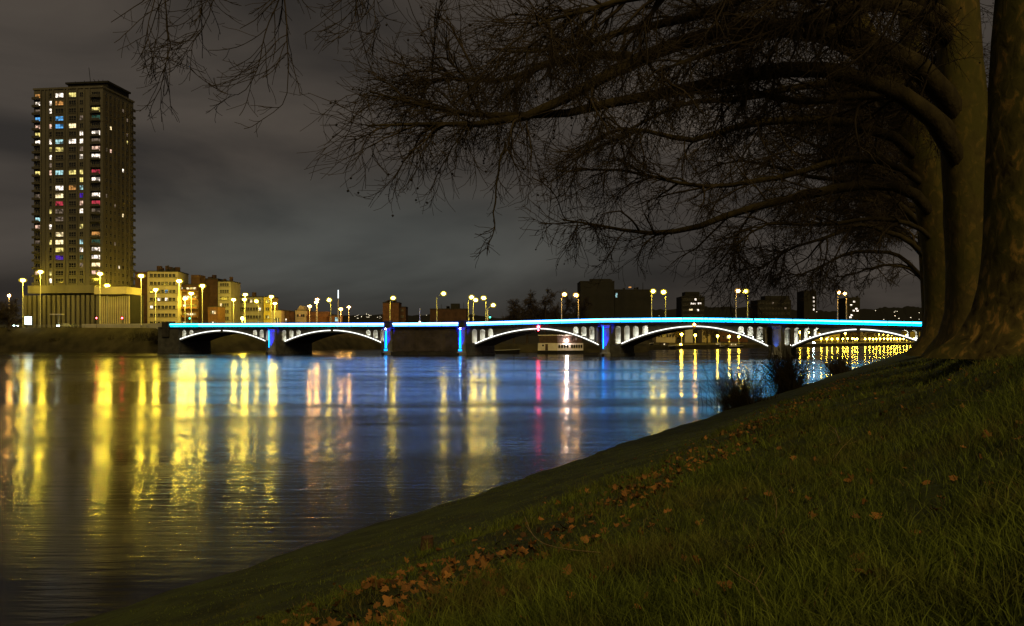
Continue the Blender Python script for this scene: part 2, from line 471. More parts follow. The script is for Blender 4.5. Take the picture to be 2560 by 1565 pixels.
glow("lightbox", (0.75, 0.97, 1.0), 6)
glow("shop_white", (1.0, 0.9, 0.75), 3, sample=False)
LIT = {'w': ((1.0, 0.86, 0.72), 2.4), 'p': ((1.0, 0.62, 0.46), 1.4), 'y': ((1.0, 0.82, 0.25), 1.3), 'c': ((0.50, 0.88, 0.92), 1.1),
       'b': ((0.12, 0.46, 0.95), 1.1), 'o': ((1.0, 0.45, 0.12), 0.8), 'r': ((1.0, 0.08, 0.14), 0.6), 'v': ((0.16, 0.03, 1.0), 0.45),
       'g': ((0.10, 0.34, 0.24), 0.25), 'd': ((0.75, 0.55, 0.40), 0.30), 'e': ((1.0, 0.78, 0.42), 1.9)}
for k_, (c_, s_) in LIT.items():
    glow("lit_" + k_, c_, s_, sample=False, c2=tuple(x * 0.12 for x in c_), scale=0.75, lo=0.40, hi=0.56)

# ------------------------------------------------------------------ the near bank
SX0, SK = -12.8, 0.54
NV = 1.0 / math.sqrt(1 + SK * SK)
zs_s = np.array([-6, -1.5, -0.05, 0.05, 2, 4, 6, 8, 10, 11.3, 12.2, 13.0, 15, 20, 400])
zs_z = np.array([-3, -0.9, -0.22, 0.12, 0.62, 1.12, 1.85, 2.58, 3.06, 3.38, 3.88, 4.0, 4.05, 4.05, 4.05])
def s_of(X, Y):
    return (np.asarray(X) - SX0 - SK * np.asarray(Y)) * NV
def lump(X, Y):
    return 0.035 * np.sin(X * 1.9 + 0.7 * Y) * np.sin(Y * 1.4 - 0.3 * X) + 0.05 * np.sin(X * 0.55 + 1.0) * np.sin(Y * 0.43 + 0.5) + 0.028 * np.sin(5.1 * X + 2 * Y) * np.sin(4.3 * Y - X)
def gz(X, Y):
    s = s_of(X, Y)
    sp = s * (1 + 0.0017 * np.clip(Y, 0, 60))
    z = np.interp(sp, zs_s, zs_z)
    return z + lump(np.asarray(X, float), np.asarray(Y, float)) * np.clip((s - 0.1) / 1.5, 0, 1)

ts = np.concatenate([np.arange(-60, -6, 3.0), np.arange(-6, 40, 0.35), np.arange(40, 110, 1.2), np.arange(110, 320, 6), np.array([340, 420, 560, 800, 1200])])
ss = np.concatenate([[-6, -3, -1.2, -0.5, -0.15, -0.05, 0.0, 0.05, 0.2, 0.5], np.arange(0.8, 16, 0.35), np.arange(16.5, 30, 2), [34, 45, 70, 120, 250]])
Tg, Sg = np.meshgrid(ts, ss, indexing='ij')
wob = 0.10 * np.sin(Tg * 0.33) + 0.06 * np.sin(Tg * 0.91 + 1) + 0.05 * np.sin(Tg * 2.7) + 0.03 * np.sin(Tg * 6.1)     # an uneven water's edge
Se = Sg + wob * np.exp(-(Sg / 1.5) ** 2)
BX = SX0 + SK * Tg + Se * NV
BY = Tg - Se * SK * NV
BZ = gz(SX0 + SK * Tg + Sg * NV, Tg - Sg * SK * NV)
nt, nsd = Tg.shape
idx = np.arange(nt * nsd).reshape(nt, nsd)
Qb = np.stack([idx[:-1, :-1], idx[:-1, 1:], idx[1:, 1:], idx[1:, :-1]], -1).reshape(-1, 4)[:, ::-1]
bank = link("grass_bank", np_mesh("grass_bank", np.stack([BX, BY, BZ], -1).reshape(-1, 3), [Qb], MAT["soil"], True), None)
tag(bank, kind="structure")

# ------------------------------------------------------------------ river
wm = MB()
wm.add([(-900, -200, 0), (1200, -200, 0), (1200, 1600, 0), (-900, 1600, 0)], [(0, 1, 2, 3)])
tag(wm.build("river_water", MAT["water"]), kind="structure")
wm = MB()
wm.add([(-900, -200, -3.2), (1200, -200, -3.2), (1200, 1600, -3.2), (-900, 1600, -3.2)], [(0, 1, 2, 3)])
tag(wm.build("river_bed", MAT["dark_stone"]), kind="structure")

# ------------------------------------------------------------------ the far land: one sheet from the water's edge to the horizon
toe = [(-420, 300, 8.3, 12), (-260, 280, 8.3, 12), (-182, 270, 8.3, 10), (-140, 266, 8.2, 10), (-112, 259, 8.0, 9), (-100, 272, 7.9, 11), (-86, 290, 7.9, 12), (-72, 335, 7.6, 12), (-52, 395, 3.4, 1.2),
       (-36, 390, 3.4, 1.2), (-12, 300, 2.6, 6), (-8, 268, 2.6, 5), (8, 263, 2.6, 5), (44, 262, 2.6, 5), (57, 330, 1.7, 0.6), (110, 385, 1.7, 0.6), (180, 461, 1.7, 0.6), (306, 600, 1.7, 0.6), (460, 800, 1.7, 0.6), (900, 1400, 1.7, 0.6)]
V, rows = [], []
for (x, y, h, w) in toe:
    d = math.hypot(x, y); ux, uy = x / d, y / d
    r = []
    for (o, z) in ((-0.6, -1.2), (0, -0.1), (w * 0.5, h * 0.55), (w, h), (w + 4, h + 0.15), (60, max(h, 3.0)), (260, max(h, 4.0) + 0.5), (1200, 10), (5200, 30)):
        r.append(len(V)); V.append((x + ux * o, y + uy * o, z))
    rows.append(r)
Qf = np.array([(rows[i][j], rows[i + 1][j], rows[i + 1][j + 1], rows[i][j + 1]) for i in range(len(rows) - 1) for j in range(8)])
fl = link("far_bank_ground", np_mesh("far_bank_ground", np.array(V), [Qf], MAT["scrub"]), None)
tag(fl, kind="structure")

# hills on the skyline
def ridge(name, Y, xs, ys, depth):
    m = MB(); v = []; f = []
    n_ = len(xs)
    for x, y in zip(xs, ys):
        X = PX(x, Y)
        v += [(X, Y - depth * 0.6, -2), (X, Y, PZ(y, Y)), (X, Y + depth, -2)]
    for i in range(n_ - 1):
        a, b = 3 * i, 3 * i + 3
        f += [(a, b, b + 1, a + 1), (a + 1, b + 1, b + 2, a + 2)]
    m.add(v, f)
    tag(m.build(name, MAT["hill_mat"]), kind="structure")
hx = np.arange(-300, 3000, 14.0)
ridge("hills", 2300, hx, 786 + 8 * np.sin(hx * 0.006 + 1) + 3.5 * np.sin(hx * 0.031) + rng.normal(0, 1.2, len(hx)) - 10 * np.exp(-((hx - 1100) / 90.0) ** 2), 500)
hx2 = np.arange(1560, 2800, 5.0)
ridge("hills", 900, hx2, 772 + 5 * np.sin(hx2 * 0.013) + 1.2 * np.sin(hx2 * 0.11) + rng.normal(0, 1.0, len(hx2)), 60)

# ------------------------------------------------------------------ bridge
ex, ey = 0.9578, -0.2873
dx_, dy_ = math.sin(math.radians(25)), math.cos(math.radians(25))
BW = 12.0
def br(u, v, z):
    return (u * ex + v * dx_, 210 + u * ey + v * dy_, z)
def bY(x):
    return 210.0 / (1 + 0.3 * (x - CX) / F)
def bu(x):
    return (x - CX) / F * bY(x) / ex
def bz(x, y):
    return PZ(y, bY(x))
top_x = [380, 425, 970, 1157, 1300, 1512, 1726, 1836, 2043, 2321, 2500]
top_y = [808.5, 808, 806.3, 804.6, 800.5, 795, 793, 794.4, 798, 804, 808]
top_u = np.array([bu(x) for x in top_x]); top_z = np.array([bz(x, y) for x, y in zip(top_x, top_y)])
cs = np.polyfit(top_u, top_z, 5)
def ztop(u):
    return float(np.interp(u, top_u, top_z))
def zpar(u): return ztop(u) - 1.15         # foot of the lit parapet
def zund(u): return ztop(u) - 1.70         # underside of the cornice

bridge = empty("arch_bridge", br(0, 0, 0))
tag(bridge, "long five-arched stone bridge with glowing cyan parapet and white-lit arches", "bridge")
B0 = br(0, 0, 0)
def bl(u, v, z):                           # bridge point in the bridge's own frame
    p = br(u, v, z)
    return (p[0] - B0[0], p[1] - B0[1], p[2] - B0[2])
uL, uR = bu(404), bu(2560)

us = np.linspace(uL, uR, 90)
m = MB()
for a, b in zip(us[:-1], us[1:]):
    m.add([bl(a, -0.35, zund(a)), bl(b, -0.35, zund(b)), bl(b, BW + 0.35, zund(b)), bl(a, BW + 0.35, zund(a)),
           bl(a, -0.35, zpar(a)), bl(b, -0.35, zpar(b)), bl(b, BW + 0.35, zpar(b)), bl(a, BW + 0.35, zpar(a))],
          [(0, 3, 2, 1), (4, 5, 6, 7), (0, 1, 5, 4), (2, 3, 7, 6)])
m.build("deck", MAT["stone"], bridge)
m = MB()
for a, b in zip(us[:-1], us[1:]):
    m.add([bl(a, 1.8, zpar(a) + 0.006), bl(b, 1.8, zpar(b) + 0.006), bl(b, BW - 1.8, zpar(b) + 0.006), bl(a, BW - 1.8, zpar(a) + 0.006)], [(0, 1, 2, 3)])
m.build("roadway", MAT["asphalt"], bridge)
m = MB()
for a, b in zip(us[:-1], us[1:]):
    m.add([bl(a, -0.6, zund(a) + 0.24), bl(b, -0.6, zund(b) + 0.24), bl(b, -0.36, zund(b) + 0.06), bl(a, -0.36, zund(a) + 0.06), bl(a, -0.6, zpar(a) - 0.02), bl(b, -0.6, zpar(b) - 0.02), bl(b, -0.36, zpar(b) - 0.02), bl(a, -0.36, zpar(a) - 0.02)],
          [(0, 1, 5, 4), (0, 3, 2, 1), (4, 5, 6, 7)])
m.build("cornice", MAT["dark_stone"], bridge)

gaps = [(bu(961), bu(982.5)), (bu(1146.5), bu(1167.5))]      # where the two tall pilasters break the parapet
segs = [(bu(426), gaps[0][0]), (gaps[0][1], gaps[1][0]), (gaps[1][1], bu(2470))]
for si, (a, b) in enumerate(segs):
    n_ = max(1, int(round((b - a) / 5.2)))
    e_ = np.linspace(a, b, n_ + 1)
    for i in range(n_):
        p, q = e_[i] + 0.06, e_[i + 1] - 0.06
        xm = CX + F * ((p + q) / 2 * ex) / (210 + (p + q) / 2 * ey)
        key = str(int(min(11, max(0, round((xm - 426) / (2300 - 426) * 11)))))
        mb = MB()
        for (z0, z1) in ((0.10, 1.03),):
            mb.add([bl(p, -0.18, zpar(p) + z0), bl(q, -0.18, zpar(q) + z0), bl(q, -0.18, zpar(q) + z1), bl(p, -0.18, zpar(p) + z1),
                    bl(p, -0.06, zpar(p) + z0), bl(q, -0.06, zpar(q) + z0), bl(q, -0.06, zpar(q) + z1), bl(p, -0.06, zpar(p) + z1)],
                   [(0, 1, 2, 3), (5, 4, 7, 6), (3, 2, 6, 7), (0, 4, 5, 1), (0, 3, 7, 4), (1, 5, 6, 2)])
        pan = mb.build("parapet_panel", MAT["panel_" + key], bridge)
        mb = MB()
        hgt = 0.78
        mb.tube([bl(p, -0.27, zpar(p) + hgt), bl(q, -0.27, zpar(q) + hgt)], 0.15 + 0.02 * R.random(), 6)
        t_ = mb.build("light_tube", MAT["tube_" + key], pan)
        mb = MB()
        mb.prism([(p - 0.05, 0.002), (p + 0.04, 0.002), (p + 0.04, 1.10), (p - 0.05, 1.10)], lambda u, v, z: bl(u, v, zpar(u) + z), -0.23, 0.02)
        mb.build("parapet_post", MAT["black_metal"], bridge)
    m = MB()
    for p, q in zip(e_[:-1], e_[1:]):
        m.add([bl(p, -0.22, zpar(p) + 1.08), bl(q, -0.22, zpar(q) + 1.08), bl(q, 0.06, zpar(q) + 1.08), bl(p, 0.06, zpar(p) + 1.08),
               bl(p, -0.22, zpar(p) + 1.17), bl(q, -0.22, zpar(q) + 1.17), bl(q, 0.06, zpar(q) + 1.17), bl(p, 0.06, zpar(p) + 1.17)],
              [(0, 3, 2, 1), (4, 5, 6, 7), (0, 1, 5, 4), (2, 3, 7, 6)])
    m.build("handrail", MAT["black_metal"], bridge)
m = MB()
for a, b in zip(us[:-1], us[1:]):
    m.add([bl(a, BW - 0.1, zpar(a)), bl(b, BW - 0.1, zpar(b)), bl(b, BW + 0.1, zpar(b)), bl(a, BW + 0.1, zpar(a)),
           bl(a, BW - 0.1, zpar(a) + 1.1), bl(b, BW - 0.1, zpar(b) + 1.1), bl(b, BW + 0.1, zpar(b) + 1.1), bl(a, BW + 0.1, zpar(a) + 1.1)],
          [(4, 5, 6, 7), (0, 1, 5, 4), (2, 3, 7, 6)])
m.build("rear_parapet", MAT["dark_stone"], bridge)

# arches: left foot, crown, right foot (photo pixels on the bridge face), spandrel openings
arches = [((451, 847.7), (556, 826.5), (664, 852), [460, 478], [637, 654, 670], 440, 683),
          ((713, 853), (831, 825.8), (953, 855.7), [710, 728, 746], [920, 938, 956], 683, 971),
          ((1188.5, 859), (1348, 821.7), (1497, 861.8), [1186, 1206, 1226], [1439, 1459, 1479, 1498], 1157, 1516),
          ((1554, 859), (1736, 815.6), (1920, 864.8), [1545, 1567, 1589, 1613], [1852, 1875.5, 1899, 1921.5], 1516, 1943),
          ((1980, 864.3), (2146, 823.4), (2305, 856), [1969, 1993, 2018, 2042], [2262, 2284, 2306], 1943, 2330)]
pil_half = 1.05
ARC = []
for (fl_, cr_, fr_, ol, orr, pl, pr) in arches:
    u0, z0 = bu(fl_[0]), bz(*fl_)
    uc, zc = bu(cr_[0]), bz(*cr_)
    u1, z1 = bu(fr_[0]), bz(*fr_)
    def strip(u, u0=u0, z0=z0, uc=uc, zc=zc, u1=u1, z1=z1):
        h, zf = ((uc - u0), z0) if u < uc else ((u1 - uc), z1)
        t = (u - uc) / h
        return zc - (zc - zf) * (abs(t) ** 1.95)
    ARC.append((u0, z0, uc, zc, u1, z1, strip))
    sp = np.linspace(u0 - 0.9, u1 + 0.9, 61)
    # barrel of the arch
    outer = [(u, strip(u) + 0.20) for u in sp]
    inner = [(u, strip(u) - 0.50) for u in sp]
    mb = MB()
    for i in range(len(sp) - 1):
        q = [outer[i], outer[i + 1], inner[i + 1], inner[i]]
        vs = [bl(u, 0, z) for u, z in q] + [bl(u, BW, z) for u, z in q]
        mb.add(vs, [(3, 2, 1, 0), (4, 5, 6, 7), (0, 1, 5, 4), (2, 3, 7, 6)])
    rib = mb.build("arch_barrel", MAT["stone"], bridge)
    # light line along the rim, broken at the keystone
    keyw = 0.42
    for a, b in ((u0, uc - keyw), (uc + keyw, u1)):
        pts = [bl(u, -0.16, strip(u)) for u in np.linspace(a, b, 26)]
        MB().tube(pts, 0.13, 6).build("arch_light_line", MAT["led_white"], rib, True)
    MB().prism([(uc - 0.32, zc - 0.62), (uc + 0.32, zc - 0.62), (uc + 0.42, zc + 0.42), (uc - 0.42, zc + 0.42)], bl, -0.30, 0.3).build("keystone", MAT["stone"], rib)
    # spandrel
    ua, ub = bu(pl) + pil_half * 0.6, bu(pr) - pil_half * 0.6
    hw = 0.70
    ops = sorted([bu(x) for x in ol + orr])
    def ext(u, u0=u0, z0=z0, u1=u1, z1=z1, strip=strip):
        uu = min(max(u, u0 - 0.4), u1 + 0.4)
        return strip(uu) + 0.18
    edges = [ua]
    for o in ops: edges += [o - hw, o + hw]
    edges.append(ub)
    for i in range(0, len(edges), 2):
        a, b = edges[i], edges[i + 1]
        if b - a < 0.05: continue
        n_ = max(2, int((b - a) / 0.8) + 1)
        g = np.linspace(a, b, n_)
        poly = [(u, ext(u)) for u in g] + [(u, zund(u) + 0.003) for u in g[::-1]]
        poly = [(u, min(z, zund(u))) if j < n_ else (u, z) for j, (u, z) in enumerate(poly)]
        MB().prism(poly, bl, 0.06, BW - 0.06, 0, 1).build("spandrel_wall", [MAT["stone"], MAT["white_render"]], bridge)  # jambs coloured paler than the face so they look brightly floodlit
    for o in ops:
        zt = zund(o) - 0.30
        zb = ext(o)
        r_ = min(hw, max(0.25, (zt - zb) * 0.5))
        arc = [(o + hw * math.cos(t), zt - r_ + r_ * math.sin(t)) for t in np.linspace(0, math.pi, 11)]
        poly = [(o + hw, zund(o + hw) + 0.003)] + [(o - hw, zund(o - hw) + 0.003)] + arc[::-1]
        MB().prism(poly, bl, 0.06, BW - 0.06, 0, 1).build("spandrel_vault", [MAT["stone"], MAT["white_render"]], bridge)  # inner faces paler too, floodlit brightness put into their colour
        # flood-light bar on the sill of each opening, by its right-hand jamb
        zr = ext(o + hw * 0.55) + 0.16
        if zt - zb > 0.5:
            MB().tube([bl(o + hw * 0.72, 1.0, zr), bl(o + hw * 0.72, 9.0, zr)], 0.055, 5).build("flood_light", MAT["led_flood"], bridge)
# piers below the springings
def pier(a, b, zt, name="pier"):
    pp = MB()
    w_ = (b - a)
    zt_ = zt
    pp.prism([(a, -2.5), (b, -2.5), (b, 0.55), (b - 0.25, 0.7), (b - 0.25, zt_), (a + 0.25, zt_), (a + 0.25, 0.7), (a, 0.55)], bl, -0.25, BW + 0.25)
    return pp.build(name, MAT["stone"], bridge)
pier(ARC[0][4] + 0.05, ARC[1][0] - 0.05, 3.9)
pier(ARC[2][4] + 0.05, ARC[3][0] - 0.05, 3.1)
pier(ARC[3][4] + 0.05, ARC[4][0] - 0.05, 2.9)
pier(ARC[1][4] + 0.05, bu(975), 3.6)
pier(bu(1152), ARC[2][0] - 0.05, 3.3)
pier(bu(395), ARC[0][0] - 0.05, 8.0, "abutment")
pier(ARC[4][4] + 0.05, bu(2420), 7.0, "abutment")
# pilasters, blue floodlit
for (x, tall, strong) in ((683, 0, 1.0), (971.5, 1, 1.0), (1156.5, 1, 1.0), (1515.5, 0, 1.0), (1942.5, 0, 0.07)):
    u = bu(x)
    w_ = 0.98
    zt = zund(u) - 0.05 if not tall else zpar(u) - 0.3
    mb = MB()
    oct_ = [(-w_, 0.3), (-w_, -0.75), (-w_ * 0.5, -1.25), (w_ * 0.5, -1.25), (w_, -0.75), (w_, 0.3)]
    def ring(s, z): return [bl(u + a * s, (b if b > 0 else b * s), z) for a, b in oct_]
    lv = [(1.25, -2.5), (1.25, 0.7), (1.08, 0.95), (1.0, 1.1), (0.94, zt - 0.75), (1.06, zt - 0.55), (1.10, zt - 0.3), (1.16, zt)]
    vs = []
    for s_, z_ in lv: vs += ring(s_, z_)
    fs = []
    for k in range(len(lv) - 1):
        for i in range(5):
            fs.append((k * 6 + i, k * 6 + i + 1, (k + 1) * 6 + i + 1, (k + 1) * 6 + i))
    fs.append(tuple(range((len(lv) - 1) * 6, len(lv) * 6)))
    mb.add(vs, fs)
    pil = mb.build("pilaster", MAT["pale_stone"], bridge)
    if tall:
        MB().box(-1.1, 1.1, -1.1, 0.9, 0, 1.0).box(-1.25, 1.25, -1.25, 1.0, 1.0, 1.22).box(-1.0, 1.0, -1.0, 0.8, 1.22, 1.7)
        c = bl(u, -0.15, zt)
        cap = MB()
        cap.box(c[0] - 1.08, c[0] + 1.08, c[1] - 1.0, c[1] + 1.0, zt + 0.002, zt + 1.55).box(c[0] - 1.22, c[0] + 1.22, c[1] - 1.15, c[1] + 1.15, zt + 1.55, zt + 1.8)
        cap.build("pilaster_cap", MAT["dark_stone"], pil)
        p0, p1 = bl(u, -1.36, 1.9), bl(u, -1.30, zt - 0.9)
        MB().tube([p0, ((p0[0] + p1[0]) / 2, (p0[1] + p1[1]) / 2, (p0[2] + p1[2]) / 2), p1], [0.24, 0.20, 0.13], 6).build("blue_light_strip", MAT["led_blue"], pil)
        for zq in (1.25, 1.55):
            q0, q1 = bl(u - 0.5, -1.42, zq), bl(u + 0.5, -1.42, zq)
            MB().tube([q0, q1], 0.06, 5).build("blue_light_strip", MAT["led_blue"], pil)
        MB().ball(bl(u, -1.38, zt - 0.35), 0.16, 0.12, 0.16, 6, 4).build("marker_light", MAT["white_glow"], pil)
    else:
        p0, p1 = bl(u - 0.35, -1.34, 1.9), bl(u - 0.35, -1.30, zt - 0.3)
        if strong > 0.5:
            MB().tube([p0, p1], 0.09, 6).build("blue_light_strip", MAT["led_blue"], pil)
    # floodlight fixture standing on the pier foot
    f = bl(u, -2.6, 0.35)
    fx = MB().box(f[0] - 0.35, f[0] + 0.35, f[1] - 0.2, f[1] + 0.2, -0.6, 0.62)
    fx.build("floodlight_housing", MAT["black_metal"], bridge)
    ld = bpy.data.lights.new("blue_floodlight", 'SPOT')
    ld.energy = 14000 * strong; ld.color = (0.0, 0.015, 1.0) if strong > 0.5 else (0.0, 0.15, 1.0)
    ld.spot_size = math.radians(36); ld.spot_blend = 0.6; ld.shadow_soft_size = 0.15
    lo = bpy.data.objects.new("blue_floodlight", ld)
    lo.parent = bridge
    lo.location = (f[0], f[1] - 0.05, 0.85)
    tg = Vector(bl(u, -1.0, zt * 0.62)) - Vector(lo.location)
    lo.rotation_euler = tg.to_track_quat('-Z', 'Y').to_euler()
    col.objects.link(lo)
# the blind wall on the island between the two tall pilasters
a, b = bu(981), bu(1148)
MB().prism([(a, -2.5), (b, -2.5), (b, zund(b)), (a, zund(a))], bl, 0.15, BW).build("island_wall", MAT["island_wall"], bridge)
cuts = [bu(981), bu(1043), bu(1107), bu(1148)]
for i in range(3):
    p, q = cuts[i] + (0.9 if i else 1.3), cuts[i + 1] - (0.9 if i < 2 else 1.3)
    fr = MB()
    zt, zb_ = zund(p) - 0.55, 1.35
    for (x0, x1, y0, y1) in ((p - 0.25, q + 0.25, zb_ - 0.3, zb_), (p - 0.25, q + 0.25, zt, zt + 0.3), (p - 0.25, p, zb_, zt), (q, q + 0.25, zb_, zt)):
        fr.prism([(x0, y0), (x1, y0), (x1, y1), (x0, y1)], bl, -0.02, 0.149)
    frm = fr.build("wall_panel_frame", MAT["island_wall"], bridge)
    # stone courses inside each panel
    nr = 7
    for r_ in range(nr):
        zz0 = zb_ + (zt - zb_) * r_ / nr + 0.03; zz1 = zb_ + (zt - zb_) * (r_ + 1) / nr - 0.03
        nb = max(2, int((q - p) / 1.35))
        off = 0.5 if r_ % 2 else 0.0
        for k in range(nb + (1 if off else 0)):
            x0 = max(p, p + (k - off) * (q - p) / nb) + 0.03; x1 = min(q, p + (k + 1 - off) * (q - p) / nb) - 0.03
            if x1 - x0 < 0.2: continue
            MB().prism([(x0, zz0), (x1, zz0), (x1, zz1), (x0, zz1)], bl, 0.06 + R.uniform(-0.03, 0.03), 0.149).build("stone_block", MAT["island_wall"], frm)
MB().prism([(a - 0.6, -2.5), (b + 0.6, -2.5), (b + 0.6, 0.55), (b, 0.9), (a, 0.9), (a - 0.6, 0.55)], bl, -0.9, 0.14).build("plinth", MAT["dark_stone"], bridge)
u_ = bu(1045)
MB().prism([(u_ - 1.6, -2), (u_ + 1.6, -2), (u_ + 1.1, 1.05), (u_, 1.35), (u_ - 1.1, 1.05)], bl, -2.0, -0.9).build("cutwater", MAT["dark_stone"], bridge)
# square block closing the parapet at the far left
MB().prism([(bu(409), 5.0), (bu(426), 5.0), (bu(426), ztop(bu(420)) + 0.45), (bu(409), ztop(bu(420)) + 0.45)], bl, -0.7, 1.2).build("end_block", MAT["dark_stone"], bridge)
# navigation lights over the crowns
def nav(x, y, mat, r_):
    u = bu(x); z = bz(x, y)
    sb_ = MB().prism([(u - 0.3, z - 0.3), (u + 0.3, z - 0.3), (u + 0.3, z + 0.35), (u - 0.3, z + 0.35)], bl, -0.40, -0.06).build("signal_box", MAT["black_metal"], bridge)
    MB().ball(bl(u, -0.5, z), r_, 0.2, r_, 8, 6).build("signal_lamp", MAT[mat], sb_)
nav(1348, 817.5, "red_glow", 0.38)
nav(1348, 825, "red_glow", 0.22)
nav(1737, 811.5, "amber_glow", 0.34)

# ------------------------------------------------------------------ lamps
def lamp(x, y, Y, label, base_z=8.4, kind="disc", mat="sodium", polex=None, r=0.62, group="street lamps", depth_arm=0.0):
    """street lamp: head at photo pixel (x,y) at depth Y, pole foot on base_z"""
    hd = P(x, y, Y)
    px = PX(polex, Y) if polex is not None else hd[0]
    py = Y - depth_arm
    t = empty("street_lamp", (px, py, base_z))
    tag(t, label, "street lamp", group)
    hx_, hy_, hz_ = hd[0] - px, hd[1] - py, hd[2] - base_z
    top = hz_ - (0.25 if kind == "disc" else 0.3)
    MB().tube([(0, 0, 0), (0, 0, 0.9), (0, 0, 0.92), (0, 0, top if kind != "arm" else top - 0.7)], [0.20, 0.19, 0.14, 0.10], 7).build("pole", MAT["pole_metal"], t, True)
    if kind == "arm":
        pts = [(hx_ * q, hy_ * q, top - 0.7 + 0.95 * math.sin(q * math.pi / 2)) for q in np.linspace(0, 1, 6)]
        MB().tube(pts, [0.07, 0.065, 0.06, 0.06, 0.055, 0.05], 6).build("arm", MAT["pole_metal"], t, True)
        hs = MB().box(hx_ - r * 0.7, hx_ + r * 0.7, hy_ - 0.2, hy_ + 0.2, hz_ + 0.20, hz_ + 0.30).build("lamp_housing", MAT["pole_metal"], t)
        MB().ball((hx_, hy_, hz_), r * 0.70, r * 0.6, r * 0.56, 10, 6).build("bulb", MAT[mat], hs, True)
        MB().ball((hx_, hy_, hz_), r * 1.25, r * 1.1, r * 1.05, 12, 8).build("lamp_glow", MAT[HALO[mat]], hs, True)  # added shell imitating the glow around the bulb
    elif kind == "disc":
        hs = MB().tube([(0, 0, hz_ + 0.2), (0, 0, hz_ + 0.34)], [r * 1.12, r * 0.5], 10).build("lamp_hood", MAT["pole_metal"], t)
        MB().ball((0, 0, hz_ - r * 0.15), r * 1.1, r * 0.85, r * 0.52, 10, 6).build("bulb", MAT[mat], hs, True)
        MB().ball((0, 0, hz_ - r * 0.15), r * 2.0, r * 1.6, r * 1.2, 12, 8).build("lamp_glow", MAT[HALO[mat]], hs, True)  # wide added shell, imitates the lamp's halo
    else:
        hs = MB().tube([(0, 0, hz_ + r), (0, 0, hz_ + r + 0.12)], [r * 0.6, r * 0.2], 8).build("lamp_cap", MAT["black_metal"], t)
        MB().ball((0, 0, hz_), r * 0.85, r * 0.85, r * 0.85, 8, 6).build("bulb", MAT[mat], hs, True)
        MB().ball((0, 0, hz_), r * 1.45, r * 1.45, r * 1.3, 10, 7).build("lamp_glow", MAT[HALO[mat]], hs, True)  # imitated halo around the globe's bulb
    return t

GL = "tall street lamps on the left bank"
L_ = [(57, 700, 292, "flat-headed yellow street lamp left of the tower, over the glowing light box"),
      (101, 679, 286, "tallest flat-headed street lamp in front of the tower's left edge"),
      (250, 684, 284, "tall flat-headed lamp at the tower's right corner, higher of the pair"),
      (268, 713, 296, "shorter flat-headed lamp right beside the tall one at the tower corner"),
      (353, 689, 272, "flat-headed lamp standing alone before the cream block's dark end wall"),
      (389, 724, 300, "yellow lamp shining on the left half of the cream facade"),
      (431, 750, 326, "low yellow lamp at the right edge of the cream facade"),
      (448, 702, 276, "tall lamp between the cream block and the brick block with lit balconies"),
      (478, 733, 305, "bright lamp blazing in front of the brick block's lit balconies"),
      (463, 746, 322, "small lamp left of the blazing one before the lit balconies"),
      (506, 714, 290, "slim tall lamp in front of the dark brick gable"),
      (584, 749, 318, "yellow lamp just right of the beige flats beside the dark gable"),
      (613, 736, 300, "upper of two lamps one above the other before the long grey block"),
      (611, 748, 330, "lower of two lamps one above the other before the long grey block"),
      (678, 741, 305, "lamp at the right corner of the bright yellow house"),
      (687, 758, 330, "shorter lamp just right of the bright yellow house"),
      (774, 765, 345, "lamp by the small house with the lit gable"),
      (793, 748, 335, "upper lamp of the stacked pair right of the small lit house"),
      (791, 755, 360, "lower lamp of the stacked pair right of the small lit house"),
      (852, 772, 365, "small orange-tinted lamp beside the thin white mast"),
      (872, 767, 370, "last lamp of the left bank, right of the thin white mast")]
for i, (x, y, Y, lab) in enumerate(L_):
    far = i >= 16
    lamp(x, y, Y, lab, 8.3 if not far else 8.0, "disc", "sodium" if not far else "orange_lamp", r=0.72 if i < 11 else 0.62, group=GL)
lamp(23, 739, 335, "orange globe lamp at the far left behind the dark bare tree", 8.4, "globe", "orange_lamp", r=0.6, group=GL)
lamp(606, 796, 300, "low globe lamp close behind the cyan parapet, below the long grey block", 8.2, "globe", "sodium", r=0.6, group=GL)

GB = "curved-arm lamps on the bridge"
def blamp(x, y, polex, far, lab, mat="sodium_bridge", r=0.68):
    k = (x - CX) / F
    v = BW - 0.8 if far else 0.9
    Y0 = 210 + v * dy_ - v * dx_ * ey / ex
    kp = (polex - CX) / F
    Y = Y0 / (1 - kp * ey / ex)
    u = (kp * Y - v * dx_) / ex
    lamp(x, y, Y, lab, zpar(u) - 0.05, "arm", mat, polex, r, GB, 0.0)
blamp(641, 753, 646, False, "arm lamp on the bridge in front of the long grey block")
blamp(823, 750, 827, False, "arm lamp on the bridge left of the thin white mast")
blamp(983, 745, 975, False, "arm lamp at the left tall pilaster before the brick gable house")
blamp(1109, 734, 1092, False, "lamp with long curved arm above the blind stone wall")
blamp(1179, 743, 1171, False, "arm lamp just right of the second tall pilaster, left of its pair")
blamp(1189, 750, 1183, True, "rear lamp close behind the lamp at the second tall pilaster")
blamp(1209, 745, 1215, False, "thick-poled arm lamp above the left end of the red-lit arch")
blamp(1233, 763, 1219, True, "low side-arm lamp right of the thick-poled lamp")
blamp(1411, 736, 1404, True, "rear orange lamp of the pair right of the red signal", "orange_bridge")
blamp(1440, 738, 1446, False, "front orange lamp of the pair right of the red signal", "orange_bridge")
blamp(1633, 728, 1629, True, "rear yellow lamp of the pair left of the amber signal")
blamp(1659, 730, 1664, False, "front yellow lamp of the pair left of the amber signal")
blamp(1845, 727, 1840, True, "rear orange-tinted lamp of the pair right of the amber signal", "orange_bridge")
blamp(1864, 728, 1869, False, "front yellow lamp of the pair right of the amber signal")
blamp(2098, 731, 2094, True, "rear lamp dimmed by branches above the rightmost arch", "orange_bridge", 0.6)
